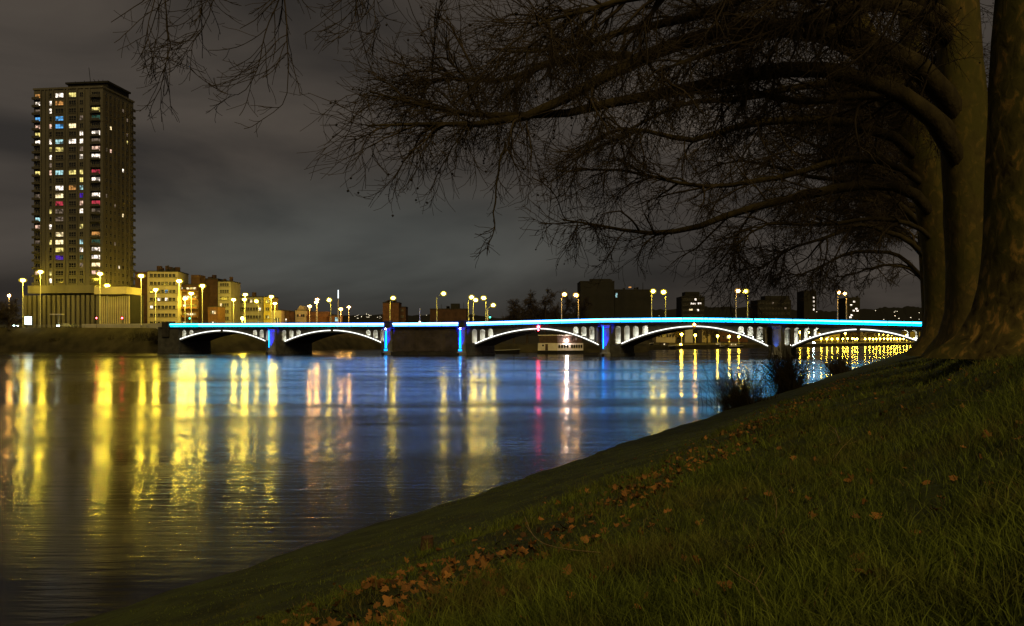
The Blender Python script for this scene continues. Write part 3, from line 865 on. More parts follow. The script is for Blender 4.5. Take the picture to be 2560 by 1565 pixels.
blamp(2112, 734, 2116, False, "front lamp dimmed by branches above the rightmost arch", "orange_bridge", 0.45)

# far quay lamps
QG = "small quay lamps seen under the right arches"
def quayY(x):
    k = (x - CX) / F
    # quay edge line from (57,330) to (306,600)
    a_, b_ = 57 - 330 * (249 / 270.0), 249 / 270.0
    return a_ / (k - b_) if abs(k - b_) > 1e-6 else 600
def qlamp(x, y, back, lab, mat="quay_glow", r=0.55):
    Y = quayY(x) + back
    lamp(x, y, Y, lab, 1.8, "globe", mat, None, r, QG)
for (x, y, lab) in [(1704, 836, "bright yellow quay lamp nearest the crown of the amber-lit arch"), (1738, 838, "quay lamp below the amber signal"), (1794, 840, "quay lamp left of the two close together under the amber-lit arch"),
                    (1823, 841, "quay lamp in the middle of the right half of the amber-lit arch"), (1847, 842, "quay lamp nearest the right flank of the amber-lit arch"),
                    (2000, 831, "quay lamp seen through the second spandrel opening of the rightmost arch"), (2021, 831, "quay lamp seen through the third spandrel opening of the rightmost arch"), (2113, 833, "highest quay lamp left of the rightmost arch's keystone")]:
    qlamp(x, y, 14, lab, r=0.6)
qlamp(1702, 861, 1.5, "low bright lamp at the water's edge under the amber-lit arch", r=0.5)
rowl = "small yellow lamp in the long lower row on the quay under the rightmost arch"
for x in [2053, 2067, 2080, 2094, 2107, 2119, 2131, 2137, 2143, 2163, 2174, 2183, 2191, 2200, 2210, 2219, 2227, 2235, 2243, 2250, 2259, 2267, 2276, 2284]:
    qlamp(x, 847 + R.uniform(-0.6, 0.6), 12, rowl, r=0.55)
rowu = "small yellow lamp in the short upper row under the right flank of the rightmost arch"
for x, y in [(2197, 836), (2208, 837), (2220, 837.5), (2229, 837.5), (2239, 838), (2249, 838.5), (2266, 839)]:
    qlamp(x, y, 26, rowu, r=0.55)

# traffic signals and other small street things
def signal(x, y, Y, mat, lab, bz_=8.3):
    hd = P(x, y, Y)
    t = empty("traffic_light", (hd[0], Y, bz_)); tag(t, lab, "traffic light", "traffic lights")
    h = hd[2] - bz_
    MB().tube([(0, 0, 0), (0, 0, h + 0.4)], 0.07, 6).build("pole", MAT["black_metal"], t)
    hs = MB().box(-0.2, 0.2, -0.22, -0.06, h - 0.45, h + 0.6).build("signal_housing", MAT["black_metal"], t)
    MB().ball((0, -0.26, h), 0.24, 0.1, 0.24, 8, 5).build("lens", MAT[mat], hs)
signal(242, 795, 278, "red_glow", "red traffic light left of the podium's corner")
signal(306, 795, 282, "red_glow", "red traffic light in front of the podium's finely ribbed side")
signal(475, 796, 270, "green_glow", "green traffic light behind the left end of the cyan parapet")
signal(1225, 793, 232, "green_glow", "green traffic light at the bridge roadway by the red-lit arch", 7.9)

t = empty("light_box", (PX(71, 280), 280, 8.35)); tag(t, "glowing white advertising light box at far left below the street lamps", "light box")
MB().box(-1.35, 1.35, -0.15, 0.15, 0.9, 4.0).build("box_frame", MAT["black_metal"], t)
MB().box(-1.2, 1.2, -0.19, -0.155, 1.15, 3.85).build("lit_panel", MAT["lightbox"], t)
MB().box(-0.9, -0.75, -0.1, 0.1, 0, 0.898).build("leg", MAT["black_metal"], t)
MB().box(0.75, 0.9, -0.1, 0.1, 0, 0.898).build("leg", MAT["black_metal"], t)

t = empty("bus_shelter", (PX(143, 284), 284, 8.35)); tag(t, "small pale-roofed shelter on one post in front of the podium fins", "shelter")
MB().box(-2.1, 2.0, -0.9, 0.9, 4.6, 4.95).build("roof", MAT["white_paint"], t)
MB().box(0.4, 0.75, -0.2, 0.2, 0, 4.6).build("post", MAT["pole_metal"], t)

t = empty("light_mast", (PX(845.6, 350), 350, 8.0)); tag(t, "thin white mast lit at its tip, standing among the left-bank lamps", "mast")
zt = PZ(725, 350) - 8.0
MB().tube([(0, 0, 0), (0, 0, zt - 3.6)], [0.2, 0.12], 6).build("pole", MAT["white_paint"], t)
glow("mast_glow", (0.85, 0.97, 1.0), 2.2, sample=False)
MB().tube([(0, 0, zt - 3.6), (0, 0, zt)], [0.22, 0.20], 6).build("lit_tip", MAT["mast_glow"], t)
t = empty("flag_pole", br(bu(1011), 8, zpar(bu(1011)))); tag(t, "thin pale pole right of the brick gable house", "pole")
MB().tube([(0, 0, 0), (0, 0, 5.3)], [0.11, 0.07], 6).build("shaft", MAT["white_paint"], t)
MB().box(-0.28, 0.28, -0.2, -0.08, 0.7, 1.6).build("sign_plate", MAT["shop_white"], t)

# guard rail along the left bank road
t = empty("guard_rail", (PX(200, 275), 275, 8.3)); tag(t, "pale metal guard rail along the road edge on the left bank", "guard rail")
gr0 = np.array(t.location)
gp = [np.array([x, y, 8.25]) for x, y in ((-200, 286), (-182, 281.2), (-140, 277.0), (-120, 270.5), (-104, 262))]
for k in range(len(gp) - 1):
    n_ = max(1, int(np.linalg.norm(gp[k + 1] - gp[k]) / 4))
    for j in range(n_):
        p = gp[k] + (gp[k + 1] - gp[k]) * j / n_ - gr0
        MB().box(p[0] - 0.06, p[0] + 0.06, p[1] - 0.06, p[1] + 0.06, p[2] - 0.4, p[2] + 1.0).build("post", MAT["pole_metal"], t)
    for zz in (0.55, 0.95):
        MB().tube([gp[k] - gr0 + [0, -0.1, zz], gp[k + 1] - gr0 + [0, -0.1, zz]], 0.07, 5).build("rail", MAT["pole_metal"], t)

t = empty("low_wall", (PX(205, 281), 281, 8.2)); tag(t, "pale low wall along the road in front of the podium, running to the bridge end", "wall")
wp = [(PX(205, 281), 281), (PX(300, 279), 279), (PX(350, 275), 275), (PX(404, 266), 266)]
for (a_, b_) in zip(wp[:-1], wp[1:]):
    n_ = 4
    for k in range(n_):
        p = [a_[i] + (b_[i] - a_[i]) * k / n_ - t.location[i] for i in (0, 1)]; q = [a_[i] + (b_[i] - a_[i]) * (k + 0.985) / n_ - t.location[i] for i in (0, 1)]
        MB().add([(p[0], p[1], -0.5), (q[0], q[1], -0.5), (q[0], q[1] + 0.35, -0.5), (p[0], p[1] + 0.35, -0.5), (p[0], p[1], 1.45), (q[0], q[1], 1.45), (q[0], q[1] + 0.35, 1.45), (p[0], p[1] + 0.35, 1.45)],
                 [(0, 3, 2, 1), (4, 5, 6, 7), (0, 1, 5, 4), (1, 2, 6, 5), (2, 3, 7, 6), (3, 0, 4, 7)]).build("wall_slab", MAT["white_render"], t)
glow("headlight_glow", (0.75, 1.0, 0.95), 45)
surf("car_paint", (0.10, 0.11, 0.13), None, 1.0, 0.25, spec=0.5)
surf("car_paint_pale", (0.45, 0.46, 0.47), None, 1.0, 0.25, spec=0.5)
def car(x, Y, rz, paint, lab):
    t = empty("parked_car", (PX(x, Y), Y, 8.45), rz); tag(t, lab, "car", "cars on the left bank road")
    prof = [(-2.1, 0.3), (-2.15, 0.75), (-1.9, 0.92), (-1.0, 1.0), (-0.4, 1.45), (1.0, 1.48), (1.7, 1.0), (2.05, 0.92), (2.1, 0.3)]
    bd = MB().prism(prof, lambda u, v, z: (v, u, z), -0.85, 0.85).build("body", MAT[paint], t)
    MB().prism([(-0.93, 1.03), (-0.38, 1.40), (-0.36, 1.42), (-0.97, 1.03)], lambda u, v, z: (v, u - 0.03, z + 0.02), -0.72, 0.72).build("windscreen", MAT["dark_glass"], bd)
    for sx_ in (-0.6, 0.6): MB().ball((sx_, -2.16, 0.68), 0.24, 0.06, 0.15, 8, 5).build("headlight", MAT["headlight_glow"], t)
    for sx_ in (-0.8, 0.8):
        for sy_ in (-1.35, 1.3):
            MB().tube([(sx_ - 0.1, sy_, 0.32), (sx_ + 0.1, sy_, 0.32)], 0.33, 12).build("wheel", MAT["black_metal"], t)
car(43, 283, 0.35, "car_paint", "dark car with white headlights beside the glowing light box")
car(160, 285, -0.5, "car_paint_pale", "pale car with bright headlights in front of the podium fins")
car(178, 290, -0.4, "car_paint", "dark car with bright headlights just right of the pale car")
car(284, 287, -0.5, "car_paint", "car with bright headlights before the finely ribbed podium side")

# ------------------------------------------------------------------ buildings
WCACHE = {}
def window_mesh(w, h, key, bars):
    k = (round(w, 2), round(h, 2), key, bars)
    if k in WCACHE: return WCACHE[k]
    mb = MB()
    fw = 0.09
    mb.box(-w / 2, w / 2, -0.02, 0.10, -h / 2, -h / 2 + fw).box(-w / 2, w / 2, -0.02, 0.10, h / 2 - fw, h / 2)
    mb.box(-w / 2, -w / 2 + fw, -0.02, 0.10, -h / 2 + fw, h / 2 - fw).box(w / 2 - fw, w / 2, -0.02, 0.10, -h / 2 + fw, h / 2 - fw)
    for i in range(1, bars):
        x = -w / 2 + w * i / bars
        mb.box(x - 0.05, x + 0.05, -0.01, 0.09, -h / 2 + fw, h / 2 - fw)
    mb.box(-w / 2 + fw, w / 2 - fw, -0.012, 0.088, -h * 0.10 - 0.04, -h * 0.10 + 0.04)
    mb.add([(-w / 2 + fw, 0.05, -h / 2 + fw), (w / 2 - fw, 0.05, -h / 2 + fw), (w / 2 - fw, 0.05, h / 2 - fw), (-w / 2 + fw, 0.05, h / 2 - fw)], [(0, 1, 2, 3)], 1)
    me = mb.mesh("window", [MAT["window_frame"], MAT["dark_glass"] if key == '.' else MAT["lit_" + key]])
    WCACHE[k] = me
    return me
def put_window(parent, x, y, z, w, h, key, bars=2, rz=0.0):
    # -y is outward; the pane sits a hand's breadth proud-framed on the wall
    o = link("window", window_mesh(w, h, key, bars), None, parent, (x, y, z), rz)
    return o

def block(name, label, cat, x0, x1, ytop, Y, depth, wall, base_z=8.3, yaw=0.0, rows=0, cols=0, lit="", p_lit=0.15, win=(1.1, 1.4), bars=2, first=2.2, sill=None, roofbits=0, side_cols=0, group=None, parapet=True, x_margin=0.8):
    """box building; its front lies between photo columns x0..x1 at depth Y"""
    X0, X1 = PX(x0, Y), PX(x1, Y)
    W = X1 - X0
    zt = PZ(ytop, Y) - base_z
    t = empty(name, (X0, Y, base_z), yaw)
    tag(t, label, cat, group)
    mb = MB().box(0, W, 0, depth, -2, zt)
    mb.build("walls", MAT[wall], t)
    if parapet:
        MB().box(-0.15, W + 0.15, -0.15, depth + 0.15, zt + 0.002, zt + 0.35).build("roof", MAT["roof"], t)
    for i in range(roofbits):
        bx_ = W * (0.1 + 0.75 * (i + R.random() * 0.6) / roofbits); bw = R.uniform(0.6, 2.2); bh = R.uniform(0.8, 2.4)
        MB().box(bx_, bx_ + bw, depth * 0.3, depth * 0.3 + 1.5, zt + 0.35, zt + 0.35 + bh).build("chimney", MAT["dark_brick"], t)
    if rows:
        fh = (zt - first + 0.4) / rows
        for r_ in range(rows):
            z = first + fh * (r_ + 0.4)
            if z + win[1] / 2 > zt - 0.15: continue
            for c in range(cols):
                xx = x_margin + (W - 2 * x_margin) * (c + 0.5) / cols
                key = '.'
                if R.random() < p_lit: key = R.choice(lit or "wyped")
                put_window(t, xx, -0.07, z, min(win[0], (W - 2 * x_margin) / cols * 0.86), win[1], key, bars)
            if sill:
                MB().box(0.2, W - 0.2, -0.9 if sill == "balcony" else -0.14, -0.003, z - win[1] / 2 - 0.28, z - win[1] / 2 - 0.12).build("balcony_slab" if sill == "balcony" else "string_course", MAT["white_render" if sill == "balcony" else "concrete"], t)
                if sill == "balcony":
                    MB().box(0.2, W - 0.2, -0.98, -0.91, z - win[1] / 2 - 0.28, z - win[1] / 2 + 0.55).build("balcony_front", MAT["brick"], t)
    return t, W, zt

# --- the residential tower
TY = 300.0
tx, tz0 = PX(257, TY), 8.3
yaw = math.atan2(-0.12, 1.0)                     # the front turns slightly away to the left
tower = empty("apartment_tower", (tx, TY, tz0), yaw)
tag(tower, "tall concrete apartment tower with many coloured lit windows at left", "tower block")
tw, td = 28.0, 19.5
tz_top = PZ(219, TY) - tz0
tz_bot = PZ(716, TY) - tz0
MB().box(-tw, 0, 0, td, tz_bot, tz_top).build("walls", MAT["concrete"], tower)
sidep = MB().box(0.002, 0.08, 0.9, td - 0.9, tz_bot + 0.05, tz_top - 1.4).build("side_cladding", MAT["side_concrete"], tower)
MB().box(-tw - 0.25, 0.35, -0.3, td + 0.3, tz_top + 0.002, tz_top + 0.7).build("roof_edge", MAT["concrete"], tower)
mb = MB().box(-tw * 0.62, -1.0, 4.5, td - 1.5, tz_top + 0.7, tz_top + 3.2).box(-tw * 0.645, -0.4, 3.9, td - 1.0, tz_top + 3.2, tz_top + 3.9)
mb.build("roof_plant", MAT["dark_block"], tower)
for i in range(9):
    xx = -tw * 0.62 + i * 1.9
    h = R.uniform(0.5, 1.6) if i != 4 else 6.0
    MB().tube([(xx, 6.0 + R.random() * 3, tz_top + 3.9), (xx, 6.0, tz_top + 3.9 + h)], 0.10, 5).build("antenna", MAT["black_metal"], tower)
NF = 25
fy = lambda i: PZ(235 + 19.45 * i, TY) - tz0     # floor centres
px_ = lambda x: (x - 257) / F * TY * 1.012
cols_t = [(83, 2.1, 1.55, 2), (118, 1.05, 1.9, 1), (141.5, 3.3, 1.75, 3), (176.5, 3.0, 1.75, 3), (200.5, 1.5, 1.8, 2), (239, 3.5, 1.75, 4)]
pat = [".owp.bpyw.d.y..p..cw.d...p.",     # placeholder rows, replaced below
       ]
pat = ["owdbpyw.d.y..d..cp.d...p.",
       ".ww.p.wywdp....y.w.y...yw",
       "wo.bb.cy..c.werdd.eeyv...",
       "y...e.w...y.o............",
       "...d.wwdw.yycvpw.y.cwgd..",
       "..yg.wdpw.rw.wrd..ogwwep."]
for ci, (xc, w_, h_, bars) in enumerate(cols_t):
    # a vertical recess behind every window column
    X = px_(xc)
    for r_ in range(NF):
        z = fy(r_)
        key = pat[ci][r_]
        put_window(tower, X, -0.09, z + 0.12, w_, h_, key, bars)
        if ci in (0, 5):
            bal = MB().box(X - w_ / 2 - (0.75 if ci == 0 else 0.2), X + w_ / 2 + 0.2, -1.05, -0.003, z - 1.32, z - 1.14)
            bal.box(X - w_ / 2 - (0.75 if ci == 0 else 0.2), X + w_ / 2 + 0.2, -1.05, -0.98, z - 1.14, z - 0.45)
            bal.build("balcony", MAT["balcony_dark"], tower)
        elif ci in (2, 3):
            MB().box(X - w_ / 2, X + w_ / 2, -0.10, -0.003, z - 1.22, z - 0.86).build("spandrel_panel", MAT["balcony_dark"], tower)
for xr in (92.5, 103, 113, 125.5, 156, 164, 190, 209, 223):       # vertical concrete ribs
    X = px_(xr)
    MB().box(X - 0.22, X + 0.22, -0.45, -0.002, tz_bot + 0.05, tz_top - 0.05).build("rib", MAT["concrete"], tower)
side_y = [2.1, 4.7, 7.3, 9.8, 12.4, 15.2]
litside = {(1, 4): 'e', (1, 7): 'p', (0, 7): 'd', (5, 4): 'd', (5, 5): 'y', (4, 9): 'w', (4, 15): 'e', (2, 14): 'd', (0, 13): 'd', (4, 1): 'd', (5, 2): 'd', (3, 22): 'w', (2, 19): 'd'}
for ci, yy in enumerate(side_y):
    for r_ in range(NF):
        put_window(tower, 0.085 + 0.06, yy, fy(r_) + 0.1, 0.95 if ci not in (1, 4) else 1.2, 1.45, litside.get((ci, r_), '.'), 1, math.radians(90))
for r_ in range(NF):
    z = fy(r_)
    MB().box(0.1, 0.55, td - 1.8, td + 0.7, z - 1.3, z - 0.25).build("corner_balcony", MAT["balcony_dark"], tower)
for yy in (0.55, 3.4, 6.0, 8.5, 11.1, 13.8, 16.8):
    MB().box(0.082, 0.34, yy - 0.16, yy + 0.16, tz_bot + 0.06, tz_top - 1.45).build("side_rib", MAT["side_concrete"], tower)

# --- podium with upright concrete fins
pod = empty("ribbed_podium", (tx, TY - 3, tz0), yaw)
tag(pod, "low podium of upright concrete fins under a broad slab at the tower's foot", "building")
MB().box(-30.5, 12.3, 0.55, 9, -2, PZ(737, TY) - tz0 - 0.2).build("core_wall", MAT["dark_block"], pod)
MB().box(-28.0, -1.0, -0.8, 18, PZ(733.5, TY) - tz0, PZ(714, TY) - tz0 - 0.05).build("slab", MAT["concrete"], pod)
MB().box(-0.998, 11.8, -1.2, 8, PZ(737, TY) - tz0, PZ(719, TY) - tz0).build("slab", MAT["cream_render"], pod)
zf1 = PZ(738, TY) - tz0
fx_ = -30.2
while fx_ < -0.4:
    MB().box(fx_, fx_ + 1.15, -0.2, 0.549, -1.5, zf1 - 0.05).build("fin", MAT["concrete"], pod)
    fx_ += 1.95
fx_ = 0.2
while fx_ < 12.2:
    MB().box(fx_, fx_ + 0.46, 0.1, 0.549, -1.5, zf1 - 0.35).build("fin", MAT["cream_render"], pod)
    fx_ += 0.88

# --- the row of houses
t, W, zt = block("apartment_block", "seven-storey cream apartment block lit yellow by street lamps, right of the tower", "building", 369, 442, 679, 320, 14, "cream_render", yaw=0.10, rows=7, cols=7, p_lit=0.10, lit="wwbe", win=(1.15, 1.35), bars=2, first=1.2, sill="course", roofbits=5)
MB().box(-4.9, -0.003, 0.3, 12, -2, zt - 0.1).build("end_wall", MAT["dark_brick"], t)
MB().box(0.1, 0.5, -0.5, -0.003, -1, zt - 0.2).build("corner_pilaster", MAT["cream_render"], t)
t, W, zt = block("brick_apartments", "brick apartment block with pale balconies and a white lit top floor", "building", 444, 496, 712, 326, 12, "dark_brick", rows=5, cols=5, p_lit=0.45, lit="weyw", win=(1.4, 1.5), bars=3, first=1.0, sill="balcony", roofbits=0)
MB().box(W * 0.55, W * 0.98, 2, 8, zt + 0.36, zt + 4.2).build("roof_tower", MAT["dark_brick"], t)
t, W, zt = block("gable_building", "tall dark brick building with a windowless end wall", "building", 497, 544, 698, 338, 14, "dark_brick", roofbits=2)
block("beige_flats", "narrow beige block of flats beside the dark brick end wall", "building", 545, 577, 704, 336, 12, "grey_render", rows=7, cols=4, p_lit=0.12, win=(0.95, 1.4), bars=2, first=0.8, sill="course", roofbits=2)
block("low_brick_house", "low brick house with lit windows below the dark brick gable", "building", 520, 545, 767, 318, 8, "brick", rows=2, cols=3, p_lit=0.7, lit="ewe", win=(1.1, 1.4), bars=2, first=0.6)
block("grey_apartments", "long grey-beige apartment block behind the paired lamps", "building", 578, 657, 743, 352, 12, "grey_render", rows=4, cols=10, p_lit=0.16, lit="edw", win=(1.05, 1.45), bars=2, first=0.9, sill="course", roofbits=2)
block("yellow_house", "narrow house front glowing bright yellow under a street lamp", "building", 659, 678, 743, 345, 10, "yellow_render", rows=4, cols=2, p_lit=0.3, lit="ey", win=(1.0, 1.4), bars=2, first=0.9, sill="course")
block("low_shop", "low pale shop building right of the bright yellow house", "building", 679, 703, 776, 345, 9, "cream_render", rows=1, cols=5, p_lit=0.5, lit="ey", win=(0.8, 2.2), bars=1, first=1.0)
block("brown_house", "small dull brown house next to the low pale shop", "building", 704, 722, 778, 350, 9, "dark_brick", rows=1, cols=2, p_lit=0.2, win=(1.0, 1.4), first=1.5)
t, W, zt = block("lit_house", "small house with a warm lit front and stepped gable", "building", 738, 766, 776, 372, 9, "cream_render", rows=2, cols=4, p_lit=0.3, lit="oe", win=(0.8, 1.2), bars=1, first=0.5)
MB().prism([(W * 0.15, zt + 0.36), (W * 0.85, zt + 0.36), (W * 0.62, zt + 2.2), (W * 0.38, zt + 2.2)], lambda u, v, z: (u, v, z), 0.5, 6).build("gable", MAT["cream_render"], t)
t, W, zt = block("terrace_row", "low row of red-roofed buildings right of the small lit house", "building", 767, 818, 792, 372, 9, "brick", rows=1, cols=8, p_lit=0.3, lit="eo", win=(1.0, 1.2), first=0.4, parapet=False)
MB().prism([(-0.3, 0), (9.3, 0), (4.5, 2.6)], lambda u, v, z: (v, u, z + zt), -0.3, W + 0.3).build("pitched_roof", MAT["brick"], t)
t, W, zt = block("red_kiosk", "small red brick kiosk with one bright window by the thin white mast", "building", 822, 850, 789, 365, 6, "brick")
put_window(t, W * 0.72, -0.07, zt - 1.7, 1.8, 2.0, 'c', 2)
block("gable_house", "brown brick gable house behind the left tall pilaster", "building", 957, 997, 757, 400, 10, "brick", base_z=6.0, roofbits=2, rows=1, cols=1, win=(0.3, 0.3), p_lit=0, first=1)
block("side_house", "narrow dark brick annex beside the gable house", "building", 998, 1014, 768, 402, 9, "dark_brick", base_z=6.0, rows=4, cols=2, p_lit=0.1, win=(0.8, 1.2), first=2)
t, W, zt = block("long_shed", "long low dark building behind the blind stone wall", "building", 1075, 1166, 773, 410, 14, "dark_brick", base_z=5.0)
MB().box(W * 0.56, W * 0.8, 2, 7, zt + 0.36, zt + 3.0).build("roof_plant", MAT["dark_block"], t)
t, W, zt = block("dark_tower_block", "tall unlit block like a black box behind the pair of orange lamps", "building", 1451, 1536, 704, 420, 20, "dark_block", base_z=3.0)
MB().box(W * 0.3, W * 0.9, 2, 7, zt + 0.36, zt + 1.6).build("roof_plant", MAT["dark_block"], t)
t, W, zt = block("dark_long_block", "long unlit flat-roofed block with a mast, right of the black box building", "building", 1537, 1630, 725, 425, 20, "dark_block", base_z=3.0)
put_window(t, 0.9, -0.07, PZ(738, 425) - 3.0, 1.2, 2.4, 'c', 1)
MB().tube([(W * 0.78, 3, zt), (W * 0.78, 3, zt + 4.2)], [0.22, 0.12], 6).build("mast", MAT["black_metal"], t)
MB().ball((W * 0.42, 2, zt + 1.6), 0.9, 0.5, 0.35, 8, 5).build("roof_light", MAT["lit_o"], t)
t, W, zt = block("stepped_flats", "distant stepped block of flats with a row of lit windows", "building", 1704, 1762, 742, 620, 20, "dark_block", base_z=3.0, rows=5, cols=9, p_lit=0.05, lit="w", win=(1.6, 1.6), bars=2, first=14)
MB().box(W * 0.18, W * 0.8, 2, 14, zt + 0.36, zt + 4.0).build("upper_storeys", MAT["dark_block"], t)
for q in (0.42, 0.5, 0.58, 0.74, 0.8): put_window(t, W * q, -0.1, zt - 5.2, 1.7, 1.4, 'w', 1)
for q in (0.37, 0.43): put_window(t, W * q, -0.1, zt - 10.0, 1.7, 1.4, 'e', 1)
t, W, zt = block("hill_house", "distant dark apartment house with a flat stepped roof above the bridge", "building", 1894, 1978, 751, 640, 20, "dark_block", base_z=3.0, rows=4, cols=10, p_lit=0.10, lit="pd", win=(1.6, 1.6), bars=2, first=16)
MB().box(W * 0.25, W * 0.98, 2, 14, zt + 0.36, zt + 3.8).build("upper_storeys", MAT["dark_block"], t)
t, W, zt = block("slim_tower", "slim dark distant tower with a strip of lit stairwell windows", "building", 2010, 2041, 728, 640, 16, "dark_block", base_z=3.0)
for q in range(4): put_window(t, W * 0.78, -0.1, zt - 5 - 3.2 * q, 1.2, 1.6, 'w', 1)
t, W, zt = block("lit_flats", "distant flats with scattered white windows right of the dimmed bridge lamps", "building", 2118, 2150, 745, 560, 16, "dark_block", base_z=3.0)
for (a_, b_) in ((0.55, 2.5), (0.3, 5.0), (0.72, 7.5), (0.8, 8.9), (0.5, 8.9), (0.35, 12), (0.25, 13.5)): put_window(t, W * a_, -0.1, zt - b_, 1.7, 1.2, 'w', 1)

for o_ in [o for o in bpy.data.objects if o.parent is None and o.name.startswith(("dark_tower_block", "dark_long_block", "stepped_flats", "hill_house", "slim_tower", "lit_flats", "apartment_block", "gable_house", "long_shed"))]:
    wl_ = [c for c in o_.children if c.name.startswith("walls")][0]
    xs_ = [v.co.x for v in wl_.data.vertices]; zt_ = max(v.co.z for v in wl_.data.vertices); W_ = max(xs_)
    for q_ in range(5):
        ax = W_ * R.uniform(0.08, 0.92); hh = R.uniform(0.8, 3.2)
        if q_ % 2: MB().tube([(ax, 2.5, zt_ + 0.3), (ax, 2.5, zt_ + 0.4 + hh)], 0.09, 5).build("aerial", MAT["black_metal"], o_)
        else: MB().box(ax, ax + R.uniform(0.8, 2.2), 3.0, 4.5, zt_ + 0.3, zt_ + 0.4 + hh * 0.5).build("vent_housing", MAT["roof"], o_)

# lower quay of the side channel, seen through the second arch
t = empty("river_terrace", (PX(821, 392), 391, 0)); tag(t, "yellow-lit low terrace on the far side of the channel, seen through the second arch", "terrace")
W = PX(935, 392) - PX(821, 392)
MB().box(0, W, 0, 2, 2.7, 4.0).build("wall", MAT["yellow_render"], t)
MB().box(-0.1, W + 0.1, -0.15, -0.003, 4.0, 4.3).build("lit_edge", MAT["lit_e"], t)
for q in range(14): MB().box(W * 0.45 + q * 0.85, W * 0.45 + q * 0.85 + 0.3, 0.2, 0.4, 4.3, 6.0).build("fence_post", MAT["yellow_render"], t)
lamp(808, 852, 388, "single low lamp at the water seen through the second arch", 1.0, "globe", "quay_glow", r=0.7, group=QG)
lamp(872, 839, 386, "small lamp on the terrace seen through the second arch", 3.4, "globe", "quay_glow", r=0.35, group=QG)

# quay buildings behind the far lamps
for (x0, x1, yt, bk, wall, lab) in [(1640, 1690, 818, 45, "cream_render", "low yellow-lit building at the left of the amber-lit arch, on the far quay"),
                                    (1712, 1732, 822, 40, "white_render", "pale yellow-lit house left of the amber signal's quay lamp"),
                                    (1755, 1776, 824, 40, "cream_render", "narrow yellow-lit house on the quay behind a dark trunk"),
                                    (1800, 1870, 828, 48, "brick", "low brick building on the far quay behind the moored boats"),
                                    (2030, 2100, 830, 60, "yellow_render", "long ochre building on the quay at the left of the rightmost arch"),
                                    (2110, 2190, 827, 80, "grey_render", "dim olive building on the quay below the rightmost keystone"),
                                    (2192, 2300, 829, 90, "yellow_render", "ochre building behind the double row of quay lamps")]:
    Y = quayY((x0 + x1) / 2) + bk
    block("quay_building", lab, "building", x0, x1, yt, Y, 10, wall, base_z=2.0, rows=1 if x1 - x0 > 30 else 0, cols=6, p_lit=0.2, lit="ey", win=(1.0, 1.5), first=1.0, group="buildings on the far quay")

# town lights on the hill
m = MB()
for _ in range(46):
    x = R.choice([R.gauss(920, 28), R.gauss(920, 28), R.gauss(915, 34), R.gauss(2265, 45), R.uniform(880, 2300)])
    Y = 2250 - 40
    y = R.uniform(784, 798) if x < 1500 else R.uniform(776, 800)
    Yq = 860 if x > 1560 else 2050
    c = P(x, y, Yq)
    s_ = Yq / 2000 * R.uniform(0.5, 1.3)
    m.box(c[0] - s_ / 2, c[0] + s_ / 2, Yq - 1, Yq, c[2] - s_ / 2, c[2] + s_ / 2)
tag(m.build("hillside_town_lights", glow("town_light", (1.0, 0.85, 0.6), 2.5, sample=False)), "scattered tiny lights of the far hillside town", "lights", kind="stuff")

# ------------------------------------------------------------------ boats
hb = empty("houseboat", (PX(1345, 236), 236, 0), 0.0)
tag(hb, "white two-storey houseboat moored behind the red-lit arch", "houseboat")
a2 = math.radians(0)
# the boat's long side runs away to the right; its stern faces the camera
W = PX(1460, 236) - PX(1345, 236)
sx = W * 0.42
st, lg = np.array([sx, -1.1]), np.array([W - sx, 2.6])       # stern edge and long side on plan
c0 = np.array([0., 1.1]); c1 = c0 + st; c2 = c1 + lg; c3 = c0 + lg
def hbox(z0, z1, grow=0.0):
    cs_ = [c0, c1, c2, c3]; ctr = sum(cs_) / 4
    q = [c + (c - ctr) * grow for c in cs_]
    return MB().add([(*p, z0) for p in q] + [(*p, z1) for p in q], [(0, 3, 2, 1), (4, 5, 6, 7), (0, 1, 5, 4), (1, 2, 6, 5), (2, 3, 7, 6), (3, 0, 4, 7)])
hbox(-0.5, 0.95, 0.02).build("hull", MAT["hull_black"], hb)
hbox(0.952, 3.15).build("lower_cabin", MAT["white_paint"], hb)
hbox(3.152, 5.35, -0.05).build("upper_cabin", MAT["boat_dark"], hb)
hbox(5.352, 5.6, 0.0).build("roof", MAT["white_paint"], hb)
def onface(p0, p1, t0, t1, z0, z1, mat, name, out=0.05):
    d = p1 - p0; n_ = np.array([d[1], -d[0]]) / np.linalg.norm(d)
    a_, b_ = p0 + d * t0, p0 + d * t1
    q = [a_ + n_ * out, b_ + n_ * out, b_ + n_ * 0.002, a_ + n_ * 0.002]
    MB().add([(*p, z0) for p in q] + [(*p, z1) for p in q], [(0, 3, 2, 1), (4, 5, 6, 7), (0, 1, 5, 4), (1, 2, 6, 5), (2, 3, 7, 6), (3, 0, 4, 7)]).build(name, MAT[mat], hb)
onface(c0, c1, 0.38, 0.52, 1.0, 2.9, "boat_dark", "door")
onface(c0, c1, 0.22, 0.31, 2.2, 2.7, "dark_glass", "window")
for i in range(4): onface(c1, c2, 0.04 + i * 0.105, 0.11 + i * 0.105, 1.7, 2.65, "dark_glass", "window")
for i in range(5): onface(c1, c2, 0.53 + i * 0.092, 0.595 + i * 0.092, 1.7, 2.65, "dark_glass", "window")
for i in range(3): onface(c1, c2, 0.3 + i * 0.2, 0.36 + i * 0.2, 4.0, 4.8, "lit_d", "window", -0.12)
MB().ball((c1[0] + lg[0] * 0.36, c1[1] + lg[1] * 0.36 - 0.35, 3.95), 0.30, 0.2, 0.30, 8, 6).build("deck_lamp", MAT["warm_lamp"], hb)

